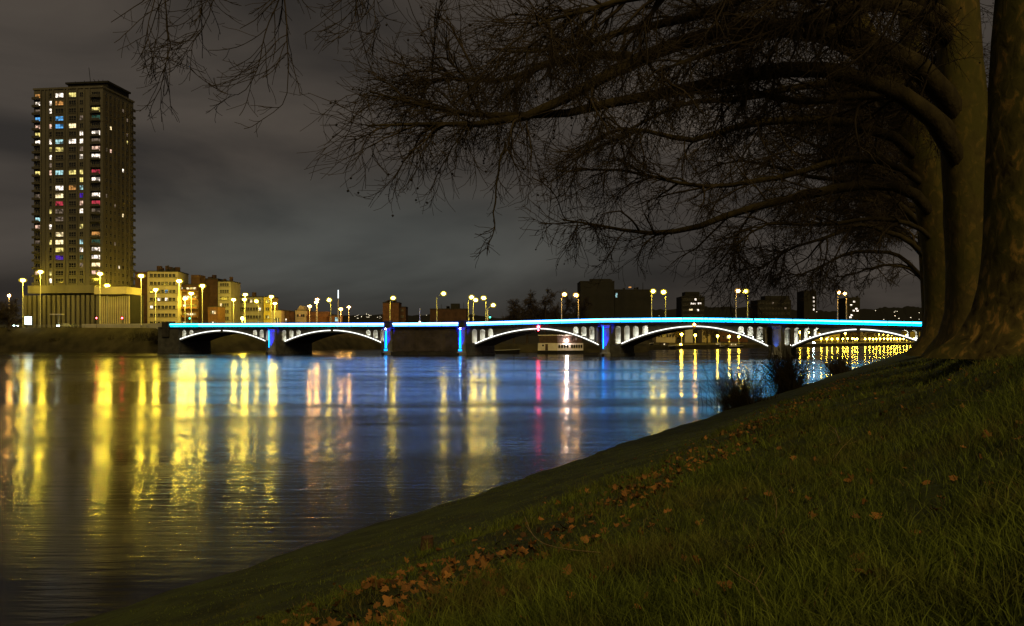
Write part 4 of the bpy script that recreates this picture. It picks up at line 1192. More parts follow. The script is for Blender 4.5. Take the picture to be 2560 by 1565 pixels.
def boat(x0, x1, Y, lab, hull="hull_black", cabin=None, z=1.1, rim="white_paint"):
    X0, X1 = PX(x0, Y), PX(x1, Y); L = X1 - X0
    t = empty("moored_boat", (X0, Y, 0)); tag(t, lab, "boat", "boats moored along the far quay")
    bw = min(2.0, L * 0.2)
    n_ = 10
    secs = []
    for i in range(n_ + 1):
        q = i / n_
        hw_ = bw * (1 - max(0, (q - 0.55) / 0.45) ** 2.2) * (0.8 + 0.2 * min(1, q * 5)) + 0.02
        sh = z * (1 + 0.35 * q * q)
        secs.append([(L * q, -hw_, sh), (L * (q * 0.97), -hw_ * 0.6, -0.4), (L * (q * 0.97), hw_ * 0.6, -0.4), (L * q, hw_, sh)])
    v = [p for s_ in secs for p in s_]
    f = [(4 * i + j, 4 * i + j + 1, 4 * i + 5 + j, 4 * i + 4 + j) for i in range(n_) for j in range(3)] + [(0, 3, 2, 1)] + [(4 * i, 4 * i + 4, 4 * i + 7, 4 * i + 3) for i in range(n_)]
    MB().add(v, f).build("hull", MAT[hull], t)
    MB().tube([(s_[0][0], s_[0][1], s_[0][2] + 0.03) for s_ in secs], 0.10, 5).build("gunwale", MAT[rim], t)
    if cabin:
        MB().box(L * 0.2, L * 0.6, -bw * 0.6, bw * 0.6, z + 0.1, z + 1.5).box(L * 0.18, L * 0.62, -bw * 0.65, bw * 0.65, z + 1.5, z + 1.65).build("cabin", MAT[cabin], t)
        for i in range(3):
            put_window(t, L * (0.27 + 0.12 * i), -bw * 0.6 - 0.11, z + 0.95, L * 0.08, 0.6, R.choice(".ey"), 1)
boat(1584, 1634, 335, "dark barge with a pale rim at the left under the amber-lit arch", z=2.0)
boat(1640, 1690, 342, "black workboat behind the barge under the amber-lit arch", cabin="boat_dark", z=1.2)
boat(1784, 1812, 372, "small pale cabin boat left of two similar under the amber-lit arch", cabin="white_paint", z=0.9)
boat(1816, 1858, 378, "long cabin boat at the right under the amber-lit arch", cabin="cream_render", z=0.9)
boat(2004, 2024, 452, "white-bowed boat at the left springing of the rightmost arch", hull="white_paint", z=0.9)
boat(2103, 2128, 500, "dark boat with pale rim below the rightmost keystone", z=1.0, cabin="boat_dark")
boat(2132, 2147, 514, "short pale boat just right of the rightmost keystone", hull="white_paint", z=0.9)
boat(2150, 2166, 522, "low boat with pale rim in the middle of the far moorings", z=0.9)
boat(2192, 2212, 545, "pale boat left of the last one on the far moorings", hull="white_paint", z=0.9, cabin="boat_dark")
boat(2216, 2246, 560, "last dark boat at the right end of the far moorings", z=1.0)
boat(1232, 1300, 243, "unlit dark boat low on the water left of the houseboat", z=0.9, rim="pole_metal")
t = empty("quay_floodlight", P(2034, 858, 462)); tag(t, "dazzling blue-white light at the quay's edge left of the rightmost arch's lamps", "light")
MB().box(-0.08, 0.08, -0.08, 0.08, -2.2, -0.3).build("post", MAT["black_metal"], t)
glow("blue_white", (0.6, 0.85, 1.0), 160)
MB().ball((0, 0, 0), 0.7, 0.4, 0.6, 8, 6).build("lamp_glow", MAT["blue_white"], t)

# ------------------------------------------------------------------ bare trees
UP = np.array([0, 0, 1.0])
def unit(v): return v / (np.linalg.norm(v, axis=-1, keepdims=True) + 1e-9)
def smooth_line(pts, n):
    pts = np.asarray(pts, float)
    d = np.concatenate([[0], np.cumsum(np.linalg.norm(np.diff(pts, axis=0), axis=1))])
    t = np.linspace(0, d[-1], n)
    q = np.stack([np.interp(t, d, pts[:, i]) for i in range(3)], 1)
    for _ in range(2):
        q[1:-1] = 0.25 * q[:-2] + 0.5 * q[1:-1] + 0.25 * q[2:]
    return q
def grow(Pp, Rp, n, t0, t1, L0, L1, a0, a1, K, grav, up, wig, rmax, tip, curl=0.0, lean=None, fac=None):
    M, Kp = Pp.shape[:2]
    ix = np.repeat(np.arange(M), n); N = len(ix)
    t = rng.uniform(t0, t1, N)
    f = np.clip(t * (Kp - 1), 0, Kp - 1.001); i = f.astype(int); w = (f - i)[:, None]
    pos = Pp[ix, i] * (1 - w) + Pp[ix, i + 1] * w
    tan = unit(Pp[ix, i + 1] - Pp[ix, i])
    rad = Rp[ix, i] * (1 - w[:, 0]) + Rp[ix, i + 1] * w[:, 0]
    rv = rng.normal(size=(N, 3)); per = unit(rv - np.sum(rv * tan, 1, keepdims=True) * tan)
    a = rng.uniform(a0, a1, N)[:, None]
    d = np.cos(a) * tan + np.sin(a) * per
    d[:, 2] += up
    if lean is not None: d += lean
    d = unit(d)
    L = rng.uniform(L0, L1, N) * (1.2 - 0.55 * t)
    if fac is not None: L = L * fac[ix]
    st = (L / (K - 1))[:, None]
    pts = np.empty((N, K, 3)); pts[:, 0] = pos
    for k in range(1, K):
        q = k / (K - 1)
        d = d + rng.normal(0, wig, (N, 3)) - UP * (grav * (1 - curl * q))
        d = unit(d)
        pts[:, k] = pts[:, k - 1] + d * st
    r0 = np.minimum(rad * 0.72, rmax * rng.uniform(0.7, 1.1, N))
    r0 = np.maximum(r0, tip)
    rr = r0[:, None] * (1 - np.linspace(0, 1, K)[None] ** 1.1) + tip * np.linspace(0, 1, K)[None]
    return pts, rr

def limb_pts(base, az, rise, length, droop, n=12, wig=0.10):
    d = np.array([math.cos(az) * math.cos(rise), math.sin(az) * math.cos(rise), math.sin(rise)])
    p = np.array(base, float); out = [p.copy()]
    for k in range(n - 1):
        q = k / (n - 1)
        d = d + rng.normal(0, wig, 3) * np.array([1, 1, 0.8]) - UP * droop * (0.4 + q)
        d /= np.linalg.norm(d)
        p = p + d * length / (n - 1); out.append(p.copy())
    return np.array(out)

def make_tree(name, label, base, height, r_base, trunk_pts, limbs, counts, twig_r, group, seeds=120, upfac=0.0, fine=True, cat="tree", mat_trunk="smooth_bark"):
    """base: foot; trunk_pts, limbs: world polylines with radii; counts: branches per limb, twigs per branch, twiglets per twig"""
    t = empty(name, base); tag(t, label, cat, group)
    b = np.array(base, float)
    tp = smooth_line(trunk_pts, 22)
    L = np.linspace(0, 1, 22)
    hgt = tp[:, 2] - tp[0, 2]
    rr = r_base * (1 - 0.45 * L) * (1 + 0.75 * np.exp(-hgt / 0.55))
    V, Q = tube_arrays((tp - b)[None], rr[None], 20)
    Vr = V.reshape(22, 20, 3); ctr = (tp - b)[:, None, :]
    ang = np.linspace(0, 2 * math.pi, 20, endpoint=False)
    ph = rng.uniform(0, 6, 3)
    flut = 1 + (0.05 * np.sin(3 * ang + ph[0]) + 0.04 * np.sin(5 * ang + ph[1]))[None, :, None] * (0.6 + 2.2 * np.exp(-hgt / 0.7))[:, None, None] + rng.normal(0, 0.012, (22, 20, 1))
    Vr = ctr + (Vr - ctr) * flut
    trk = link("trunk", np_mesh("trunk", Vr.reshape(-1, 3), [Q], MAT[mat_trunk], True), None, t)
    LP, LR = [], []
    fac = np.array([l_[3] if len(l_) > 3 else 1.0 for l_ in limbs])
    for (pts, r0, r1) in [l_[:3] for l_ in limbs]:
        q = smooth_line(pts, 16)
        q[2:] += np.cumsum(rng.normal(0, 0.075, (14, 3)), axis=0) * 0.6
        r_ = r0 + (r1 - r0) * np.linspace(0, 1, 16) ** 1.15
        LP.append(q - b); LR.append(r_)
        tubes_obj("limb", [((q - b)[None], r_[None], 9)], MAT["bark"], trk, True)
    LP, LR = np.array(LP), np.array(LR)
    n1, n2, n3 = counts
    thin = fac < 0.3                       # hanging shoots carry only a few twigs
    extra = []
    if thin.any():
        E1, ER1 = grow(LP[thin], LR[thin], 12, 0.1, 1.0, 0.3, 0.9, 0.4, 1.0, 7, 0.10, -0.1, 0.16, 0.012, twig_r, 1.6)
        E2, ER2 = grow(E1, ER1, 4, 0.2, 1.0, 0.2, 0.5, 0.3, 1.0, 5, 0.06, 0.0, 0.2, twig_r * 1.1, twig_r * 0.8, 2.4)
        extra = [(E1, ER1, 4), (E2, ER2, 3)]
        LP, LR, fac = LP[~thin], LR[~thin], fac[~thin]
    k3 = 4
    B1, R1 = grow(LP, LR, n1, 0.12, 1.0, 1.6, 4.2, 0.35, 1.1, 9, 0.05, 0.06 + upfac, 0.17, 0.055, twig_r * 1.7, 0.6, fac=fac)
    B1b, R1b = grow(LP, LR, max(2, int(n1 * 0.7)), 0.25, 1.0, 1.4, 3.2, 0.5, 1.3, 8, 0.22, -0.15, 0.14, 0.03, twig_r * 1.4, 1.0, fac=fac)
    B1t, R1t = grow(LP, LR, 5, 0.78, 1.0, 1.2, 2.6, 0.15, 0.75, 9, 0.07, 0.05 + upfac, 0.16, 0.03, twig_r * 1.7, 0.8, fac=fac)
    B1, R1 = np.concatenate([B1, B1t]), np.concatenate([R1, R1t])
    B2, R2 = grow(B1, R1, n2, 0.15, 1.0, 0.7, 1.9, 0.3, 1.0, 7, 0.10, 0.0, 0.20, 0.018, twig_r, 0.9)
    B2b, R2b = grow(B1b, R1b, n2, 0.15, 1.0, 0.6, 1.6, 0.3, 0.9, 7, 0.20, -0.05, 0.15, 0.014, twig_r, 1.3)
    tubes_obj("branches", [(B1, R1, 5), (B1b, R1b, 4), (B2, R2, 3), (B2b, R2b, 3)] + extra, MAT["twig_bark"], t)["kind"] = "stuff"
    if fine:
        B3, R3 = grow(B2, R2, n3, 0.15, 1.0, 0.35, 1.0, 0.3, 1.0, k3, 0.10, 0.0, 0.24, twig_r * 1.1, twig_r * 0.8, 2.0)
        B3b, R3b = grow(B2b, R2b, n3, 0.15, 1.0, 0.30, 0.9, 0.3, 1.0, k3, 0.15, 0.0, 0.24, twig_r * 1.1, twig_r * 0.8, 2.4)
        tubes_obj("twigs", [(B3, R3, 3), (B3b, R3b, 3)], MAT["twig_bark"], t)["kind"] = "stuff"
        if seeds:
            ends = np.concatenate([B3[:, -1], B3b[:, -1]])
            pick = ends[rng.choice(len(ends), min(seeds, len(ends)), replace=False)]
            ico = np.array([(1, 0, 0), (-1, 0, 0), (0, 1, 0), (0, -1, 0), (0, 0, 1), (0, 0, -1)], float)
            fc = np.array([(0, 2, 4), (2, 1, 4), (1, 3, 4), (3, 0, 4), (2, 0, 5), (1, 2, 5), (3, 1, 5), (0, 3, 5)])
            V = (pick[:, None, :] - [0, 0, 0.06] + ico[None] * 0.034).reshape(-1, 3)
            Fc = (np.arange(len(pick))[:, None, None] * 6 + fc[None]).reshape(-1, 3)
            link("seed_balls", np_mesh("seed_balls", V, [Fc], MAT["seed"], True), None, t)["kind"] = "stuff"
    return t

def pxline(L, Y0, Y1):
    """photo pixels along a limb whose depth runs from Y0 at the trunk to Y1 at the tip"""
    n_ = len(L)
    return [P(x, y, Y0 + (Y1 - Y0) * i / (n_ - 1)) for i, (x, y) in enumerate(L)]

TG = "plane trees lining the right bank"
RIV = math.atan2(0.475, -0.88)                   # heading out over the water
def base_at(x, Y):
    X = PX(x, Y)
    return (X, Y, float(gz(X, Y)) - 0.12)
def auto_limbs(tp, n, L0, L1, zlo, zhi, r0, spread=0.9, rise=(0.1, 0.7), droop=0.05, side=RIV):
    out = []
    tp = np.asarray(tp)
    for i in range(n):
        z = zlo + (zhi - zlo) * (i + rng.random() * 0.8) / n
        p = np.array([np.interp(z, tp[:, 2], tp[:, j]) for j in range(3)])
        az = side + rng.normal(0, spread)
        out.append((limb_pts(p, az, rng.uniform(*rise), rng.uniform(L0, L1), droop), r0 * rng.uniform(0.45, 1.0), 0.03))
    return out

# A: the nearest trunk, at the right edge of the picture
bA = base_at(2578, 16.0)
tA = [bA, (bA[0] + 0.02, bA[1], 6), P(2575, 300, 16), P(2580, 0, 16), P(2600, -400, 16)]
limA = auto_limbs(tA, 4, 5, 7, 12.5, 15, 0.17, 0.7, (0.1, 0.5), 0.03)
limA.append((pxline([(2560, -60), (2300, -110), (2000, -90), (1700, -40), (1514, 4), (1454, 21), (1394, 24), (1325, 39), (1290, 70)], 16, 13.5), 0.16, 0.02, 0.7))
make_tree("plane_tree", "nearest plane tree with flaking patched bark at the right edge", bA, 18, 0.92, tA, limA, (14, 10, 6), 0.0052, TG, 150, mat_trunk="plane_bark")
# B: the stout trunk next to it with the longest limbs over the water
bB = base_at(2446, 24.0)
tB = [bB, P(2440, 700, 24), P(2424, 468, 24), P(2402, 200, 24), P(2393, 0, 24), P(2385, -300, 24)]
limB = [(pxline([(2412, 330), (2385, 225), (2300, 155), (2206, 103), (2065, 55), (1925, 52), (1798, 78), (1723, 102), (1618, 125), (1573, 140), (1499, 194), (1409, 263), (1334, 317), (1264, 355), (1176, 320), (1083, 297), (990, 300), (930, 318)], 24, 17.5), 0.36, 0.02, 0.85),
        (pxline([(2428, 480), (2395, 350), (2330, 278), (2206, 212), (2080, 170), (1910, 165), (1797, 182), (1708, 215), (1603, 239), (1484, 239), (1400, 275), (1300, 300), (1220, 300), (1150, 270), (1060, 262), (980, 238), (915, 225)], 24, 18), 0.30, 0.02, 0.85),
        (pxline([(2390, 60), (2250, -20), (2100, -60), (1900, -40), (1740, 40), (1600, 60), (1480, 90), (1380, 110), (1300, 90), (1230, 110)], 24, 18.5), 0.26, 0.02, 0.75),
        (pxline([(1573, 140), (1480, 140), (1400, 150), (1330, 175), (1230, 190), (1130, 180), (1050, 195)], 22, 19), 0.13, 0.02, 0.8),
        (pxline([(1264, 355), (1256, 420), (1258, 500), (1262, 560), (1268, 600), (1258, 635)], 19, 18.6), 0.03, 0.010, 0.22)]
limB += [(pxline([(2400, 130), (2330, 50), (2230, 20), (2100, 30), (1990, 70), (1880, 110), (1790, 130), (1700, 170), (1640, 175)], 24, 20), 0.26, 0.03, 0.8),
         (pxline([(2415, 400), (2370, 300), (2290, 230), (2180, 230), (2070, 260), (1960, 250), (1860, 220), (1760, 235)], 24, 21), 0.2, 0.03, 0.8)]
limB += auto_limbs(tB, 3, 6, 9, 12, 16, 0.18, 1.0, (0.2, 0.7), 0.04)
make_tree("plane_tree", "stout straight plane tree second from the right edge, with the longest limbs over the water", bB, 20, 0.86, tB, limB, (12, 9, 5), 0.0066, TG, 900)
# C: leaning trunk
bC = base_at(2376, 33.0)
tC = [bC, P(2370, 700, 33), P(2340, 500, 33), P(2285, 330, 33), P(2230, 230, 33), P(2150, 90, 32.5), P(2080, -80, 32)]
limC = [(pxline([(2356, 590), (2325, 490), (2230, 445), (2100, 455), (1990, 480), (1933, 497), (1852, 517), (1780, 556), (1738, 559), (1696, 569), (1667, 559), (1605, 583), (1553, 569), (1527, 540), (1482, 530), (1420, 535)], 33, 27), 0.26, 0.025),
        (pxline([(2345, 510), (2300, 420), (2150, 385), (2030, 420), (1933, 470), (1900, 458), (1836, 471), (1764, 479), (1706, 468), (1650, 458), (1580, 440), (1500, 435), (1420, 450)], 33, 28), 0.17, 0.025),
        (pxline([(2325, 440), (2270, 345), (2120, 300), (1990, 300), (1900, 290), (1800, 330), (1750, 362), (1690, 376), (1640, 330), (1570, 295), (1500, 320), (1430, 380)], 33, 28), 0.24, 0.025),
        (pxline([(2270, 300), (2200, 225), (2080, 200), (1960, 220), (1850, 260), (1740, 250), (1640, 280), (1560, 350), (1480, 380)], 33, 28.5), 0.2, 0.025),
        (pxline([(2362, 640), (2310, 560), (2200, 545), (2090, 545), (1990, 560), (1930, 550), (1880, 590), (1830, 650), (1840, 690)], 33, 29), 0.11, 0.02)]
limC += [(pxline([(2240, 250), (2190, 150), (2090, 100), (1960, 60), (1840, 40), (1740, 10)], 33, 29), 0.26, 0.03, 0.9),
         (pxline([(2170, 120), (2080, 30), (1960, -10), (1860, -30)], 32.5, 30), 0.2, 0.03, 0.9)]
limC += auto_limbs(tC, 3, 6, 9, 12, 17, 0.2, 0.9, (0.1, 0.6), 0.05)
make_tree("plane_tree", "plane tree whose trunk leans left over the bank, third from the right edge", bC, 20, 0.92, tC, limC, (11, 9, 4), 0.0088, TG, 500)
# D..G further down the row
specs = [(2352, 43, 0.76, (2330, 600), (2290, 200), 10, (11, 8, 4), 0.0115, "plane tree fourth from the right edge, mostly hidden by leaning trunk"),
         (2340, 55, 0.70, (2325, 600), (2300, 300), 10, (10, 8, 3), 0.014, "plane tree fifth from the right edge, its trunk showing left of the others"),
         (2338, 69, 0.66, (2330, 640), (2310, 400), 10, (10, 7, 3), 0.017, "sixth plane tree along the bank, in the dark thicket of twigs"),
         (2342, 86, 0.66, (2336, 680), (2320, 480), 9, (9, 7, 3), 0.021, "farthest plane tree of the row, close to the bridge end")]
for (bx_, Y, r_, m1, m2, nl, cnt, tw_, lab) in specs:
    bD = base_at(bx_, Y)
    tD = [bD, P(m1[0], m1[1], Y), P(m2[0], m2[1], Y), (PX(m2[0], Y) - 0.6, Y, PZ(m2[1], Y) + 5), (PX(m2[0], Y) - 0.9, Y, PZ(m2[1], Y) + 9)]
    lim = auto_limbs(tD, nl, 7, 10.5, 4.4 + 0.088 * Y, 8 + 0.19 * Y, 0.2, 0.8, (0.35, 0.95), 0.085)
    if Y == 43:
        lim = lim[3:] + [(pxline([(2340, 690), (2280, 600), (2150, 560), (2050, 610), (1960, 630), (1900, 680)], Y, Y - 5), 0.16, 0.03), (pxline([(2335, 600), (2250, 500), (2100, 450), (1980, 430), (1860, 400), (1780, 420)], Y, Y - 5), 0.2, 0.03),
                         (pxline([(2330, 520), (2240, 440), (2120, 400), (2000, 350), (1900, 330)], Y, Y - 5), 0.2, 0.03)]
    if Y == 55:
        lim = lim[2:] + [(pxline([(2330, 720), (2260, 640), (2150, 620), (2050, 670), (1970, 700)], Y, Y - 6), 0.16, 0.03), (pxline([(2325, 660), (2250, 570), (2140, 520), (2040, 530), (1940, 500)], Y, Y - 6), 0.2, 0.03)]
    if Y == 69:
        lim = lim[1:] + [(pxline([(2332, 730), (2280, 670), (2200, 660), (2120, 690), (2060, 700)], Y, Y - 6), 0.16, 0.03, 0.8)]
    make_tree("plane_tree", lab, bD, 22, r_, tD, lim, cnt, tw_, TG, 0)
# Z: beside the camera, only its hanging twigs reach into the picture
bZ = (6.6, 6.0, float(gz(6.6, 6.0)) - 0.1)
tZ = [bZ, (6.6, 6.0, 7), (6.4, 6.2, 12), (6.3, 6.3, 17)]
def hang(L, Y):
    return pxline(L, Y, Y)
limZ = [([(6.5, 6.1, 9.4), (4.0, 7.2, 10.0), (1.5, 8.4, 10.1), (-1.0, 9.4, 9.9), P(620, -190, 10), P(470, -130, 10.2), P(360, -90, 10.4)], 0.15, 0.025),
        (hang([(700, -170), (709, -40), (711, 20), (713, 93), (716, 160), (716, 218), (704, 250), (688, 265), (646, 279)], 10), 0.014, 0.004),
        (hang([(700, -120), (706, 0), (682, 40), (665, 75), (655, 139), (648, 180), (637, 209), (618, 246), (580, 240), (546, 224)], 10.1), 0.012, 0.004),
        (hang([(400, -110), (409, 0), (416, 46), (418, 107), (412, 160), (400, 204), (392, 235), (377, 256), (344, 274)], 10.4), 0.012, 0.004),
        (hang([(500, -130), (497, 0), (500, 40), (492, 80), (474, 105), (440, 130)], 10.3), 0.010, 0.004),
        (hang([(560, -130), (540, -20), (522, 40), (505, 80), (470, 120), (450, 180)], 10.6), 0.009, 0.004),
        (hang([(400, -100), (385, 0), (370, 40), (366, 90), (380, 120), (410, 140)], 10.2), 0.009, 0.004),
        (hang([(900, -130), (897, 0), (892, 51), (872, 75), (855, 86)], 9.6), 0.008, 0.004),
        (hang([(930, -120), (940, 0), (935, 40), (960, 70), (915, 86)], 9.6), 0.007, 0.004)]
def z_tree():
    t = empty("plane_tree", bZ); tag(t, "plane tree beside the viewpoint, only its hanging twigs dip in from the top left", "tree", TG)
    b = np.array(bZ)
    tp = smooth_line(tZ, 16)
    tubes_obj("trunk", [((tp - b)[None], (0.5 * (1 - 0.4 * np.linspace(0, 1, 16)))[None], 16)], MAT["plane_bark"], t, True)
    LP, LR = [], []
    for i, (pts, r0, r1) in enumerate(limZ):
        q = smooth_line(pts, 16); q[2:] += np.cumsum(rng.normal(0, 0.008, (14, 3)), axis=0)
        r_ = r0 + (r1 - r0) * np.linspace(0, 1, 16) ** 0.8
        tubes_obj("limb", [((q - b)[None], r_[None], 8 if i == 0 else 5)], MAT["twig_bark"], t, True)
        if i: LP.append(q - b); LR.append(r_)
    LP, LR = np.array(LP), np.array(LR)
    B1, R1 = grow(LP, LR, 15, 0.15, 1.0, 0.30, 0.95, 0.45, 1.0, 8, 0.10, -0.10, 0.10, 0.0085, 0.0042, 2.3, lean=np.array([-0.35, 0, 0]))
    B2, R2 = grow(B1, R1, 4, 0.2, 0.95, 0.12, 0.40, 0.4, 1.0, 6, 0.05, 0.0, 0.13, 0.0052, 0.0034, 2.5)
    tubes_obj("twigs", [(B1, R1, 4), (B2, R2, 3)], MAT["twig_bark"], t)["kind"] = "stuff"
z_tree()

# bare trees on the far side
FG = "bare trees behind the bridge"
for i, (x, Y, ytop, lab) in enumerate([(1285, 288, 752, "small bare tree at the left of the dark trees behind the bridge"), (1318, 292, 728, "rounded bare tree, left of the dark group behind the bridge"), (1362, 290, 716, "tallest bare tree of the dark group behind the bridge"),
                               (1402, 294, 720, "bare tree behind the rear orange lamp"), (1440, 292, 724, "bare tree at the left edge of the black box building")]):
    b = (PX(x, Y), Y, 2.4)
    ht = PZ(ytop, Y) - b[2]
    tp = [b, (b[0], b[1], b[2] + ht * 0.35), (b[0] + 0.4, b[1], b[2] + ht * 0.7)]
    lim = []
    for j in range(9):
        az = rng.uniform(0, 6.28); zz = b[2] + ht * rng.uniform(0.22, 0.65)
        lim.append((limb_pts((b[0], b[1], zz), az, rng.uniform(0.4, 1.2), ht * rng.uniform(0.3, 0.42), 0.0), 0.16, 0.05))
    make_tree("bare_tree", lab, b, ht, 0.4, tp, lim, (9, 6, 2), 0.036, FG, 0, upfac=0.25, mat_trunk="twig_bark")
b = (PX(22, 276), 276, 7.6)
lim = [(limb_pts((b[0], b[1], b[2] + rng.uniform(0.2, 3)), rng.uniform(0, 6.28), rng.uniform(0.7, 1.3), rng.uniform(5, 8.5), -0.01), 0.10, 0.03) for j in range(10)]
make_tree("bare_tree", "dark bushy bare tree on the bank at the far left edge", b, 9, 0.3, [b, (b[0], b[1], b[2] + 2), (b[0], b[1], b[2] + 5)], lim, (9, 6, 2), 0.036, FG, 0, upfac=0.3, mat_trunk="twig_bark")
# trunks standing on the quay behind the moorings
QT = ["dark bare quay tree in front of the narrow lit house under the amber-lit arch", "bare quay tree at the left under the amber-lit arch", "rear bare quay tree right of the narrow lit house",
      "leftmost bare quay tree under the rightmost arch, below its keystone", "second bare quay tree from the left under the rightmost arch", "third bare quay tree from the left under the rightmost arch", "bare quay tree left of the start of the upper lamp row",
      "bare quay tree among the first lamps of the upper row", "bare quay tree among the middle lamps of the upper row", "rightmost bare quay tree under the rightmost arch"]
for i, (x, bk) in enumerate([(1768, 16), (1690, 22), (1778, 30), (2125, 22), (2150, 24), (2172, 20), (2188, 22), (2206, 20), (2224, 22), (2246, 22)]):
    Y = quayY(x) + bk
    b = (PX(x, Y), Y, 1.7)
    lim = [(limb_pts((b[0], b[1], b[2] + rng.uniform(2.5, 6)), rng.uniform(0, 6.28), rng.uniform(0.3, 1.1), rng.uniform(3.5, 6), 0.0), 0.14, 0.04) for j in range(6)]
    make_tree("quay_tree", QT[i], b, 11, 0.32, [b, (b[0], b[1], b[2] + 4), (b[0], b[1], b[2] + 8)], lim, (6, 5, 2), 0.04, "bare trees on the far quay", 0, upfac=0.15, fine=False, mat_trunk="bark")

# scrub on the left embankment: low bushes one can tell apart
for i, (x, Y, h) in enumerate([(70, 277, 2.2), (140, 272, 1.8), (215, 272, 2.0), (300, 270, 2.4), (365, 268, 3.2), (408, 262, 3.6), (520, 281, 3.4), (590, 288, 3.0), (600, 300, 3.6)]):
    X = PX(x, Y)
    n_ = 320
    d = unit(np.stack([rng.normal(0, 0.8, n_), rng.normal(0, 0.6, n_), rng.uniform(0.3, 1.4, n_)], 1))
    L = h * rng.uniform(0.5, 1.1, n_)[:, None]
    root = np.stack([rng.normal(0, h * 0.7, n_), rng.normal(0, h * 0.3, n_), np.zeros(n_)], 1)
    K = 4
    pts = root[:, None, :] + d[:, None, :] * L[:, None, :] * np.linspace(0, 1, K)[None, :, None] + rng.normal(0, 0.10 * h, (n_, K, 3)) * np.linspace(0, 1, K)[None, :, None]
    rr = np.linspace(0.09, 0.04, K)[None].repeat(n_, 0)
    zb = [3.0, 3.2, 3.0, 3.4, 3.6, 3.8, 2.0, 1.0, 1.0][i]
    pos = ["leftmost scrub bush on the dark left embankment, below the light box", "scrub bush below the pale-roofed shelter", "scrub bush on the embankment below the red traffic light by the podium corner", "scrub bush below the podium's finely ribbed side",
           "scrub bush on the embankment left of the bridge's end block", "bush touching the bridge's left end, tinted by cyan light", "scrub bush behind the leftmost arch, left side", "scrub bush behind the leftmost arch, right side", "rear scrub bush behind the leftmost arch"][i]
    t = empty("scrub_bush", (X, Y, zb)); tag(t, pos, "bush", "scrub on the left embankment")
    tubes_obj("stems", [(pts, rr, 3)], MAT["scrub"], t)["kind"] = "stuff"

# shrubs at the near water's edge
for (x, hgt, wid, n_, lab) in [(1842, 2.7, 2.5, 430, "dark leafless shrub fanning over the water, left of three at the bank's edge"), (1966, 3.6, 1.5, 600, "dense upright shrub in front of the bridge's last pilaster"), (2095, 2.5, 1.9, 380, "low dark shrub at the bank nearest the bridge")]:
    k = (x - CX) / F
    Y = SX0 / (k - SK)
    X = k * Y + 0.25
    b = (X, Y, float(gz(X, Y)) - 0.1)
    K = 7
    root = np.stack([rng.normal(0, wid * 0.26, n_), rng.normal(0, wid * 0.5, n_), np.zeros(n_) - 0.05], 1)
    d = unit(np.stack([rng.normal(-0.10, 0.22, n_) - 0.25 * (rng.random(n_) < 0.25), rng.normal(0, 0.2, n_), np.ones(n_)], 1))
    L = hgt * rng.uniform(0.25, 1.05, n_) * (0.92 + 0.22 * np.sin(root[:, 0] * 2.3 + root[:, 1] * 1.7))
    pts = np.empty((n_, K, 3)); pts[:, 0] = root
    for q in range(1, K):
        d = unit(d + rng.normal(0, 0.10, (n_, 3)) + np.stack([np.sign(root[:, 0]) * 0.02, np.zeros(n_), np.zeros(n_) - 0.03], 1))
        pts[:, q] = pts[:, q - 1] + d * (L / (K - 1))[:, None]
    sc = Y / 50.0
    rr = np.linspace(0.019, 0.009, K)[None].repeat(n_, 0) * sc
    t = empty("bank_shrub", b); tag(t, lab, "shrub", "shrubs at the water's edge")
    tw, tr = grow(pts, rr, 4, 0.3, 1.0, 0.2, 0.6, 0.3, 0.8, 4, 0.03, 0.1, 0.1, 0.007 * sc, 0.005 * sc)
    tubes_obj("stems", [(pts, rr, 3)], MAT["shrub"], t)["kind"] = "stuff"
    tubes_obj("twigs", [(tw, tr, 3)], MAT["shrub"], t)["kind"] = "stuff"

# ------------------------------------------------------------------ grass, leaf litter, twigs
def field(N, y0, y1, k0=-0.72, k1=0.78):
    Y = np.exp(rng.uniform(math.log(y0), math.log(y1), N)); k = rng.uniform(k0, k1, N)
    X = k * Y
    s = s_of(X, Y)
    ok = (s > 0.12) & (s < 22)
    return X[ok], Y[ok], s[ok]
def noise2(X, Y, f, seed=0):
    g = np.random.default_rng(seed)
    out = np.zeros_like(X)
    for i in range(6):
        a = g.uniform(0, 6.28); w = f * g.uniform(0.6, 1.6)
        out += np.sin(w * (math.cos(a) * X + math.sin(a) * Y) + g.uniform(0, 6.28))
    return out / 6
def blades(name, X, Y, s, h, w, mat, lean=0.5):
    n_ = len(X)
    z = gz(X, Y)
    a = rng.uniform(0, 2 * math.pi, n_)
    wx, wy = np.cos(a) * w * 0.5, np.sin(a) * w * 0.5
    ld = rng.uniform(0, 2 * math.pi, n_); lm = h * rng.uniform(0.1, lean, n_)
    lx, ly = np.cos(ld) * lm, np.sin(ld) * lm
    base = np.stack([X, Y, z - 0.02], 1)
    W = np.stack([wx, wy, np.zeros(n_)], 1)
    mid = base + np.stack([lx * 0.35, ly * 0.35, h * 0.6], 1)
    tip = base + np.stack([lx, ly, h * rng.uniform(0.85, 1.0, n_)], 1)
    V = np.stack([base - W, base + W, mid + W * 0.75, mid - W * 0.75, tip], 1).reshape(-1, 3)
    o = np.arange(n_)[:, None] * 5
    Q = o + np.array([[0, 1, 2, 3]]); T = o + np.array([[3, 2, 4]])
    ob = link(name, np_mesh(name, V, [Q, T], MAT[mat]), None)
    return ob
X, Y, s = field(150000, 2.2, 40)
Xe = rng.uniform(-5, 9, 34000); Ye = rng.uniform(-3, 6, 34000)            # the sward round the viewpoint
X, Y = np.concatenate([X, Xe]), np.concatenate([Y, Ye]); s = s_of(X, Y)
cl = noise2(X, Y, 1.7, 3); cl2 = noise2(X, Y, 5.0, 4)
tall = np.clip((s - 6.2) / 2.5, 0, 1)
litter_s = 8.55 - 0.02 * Y
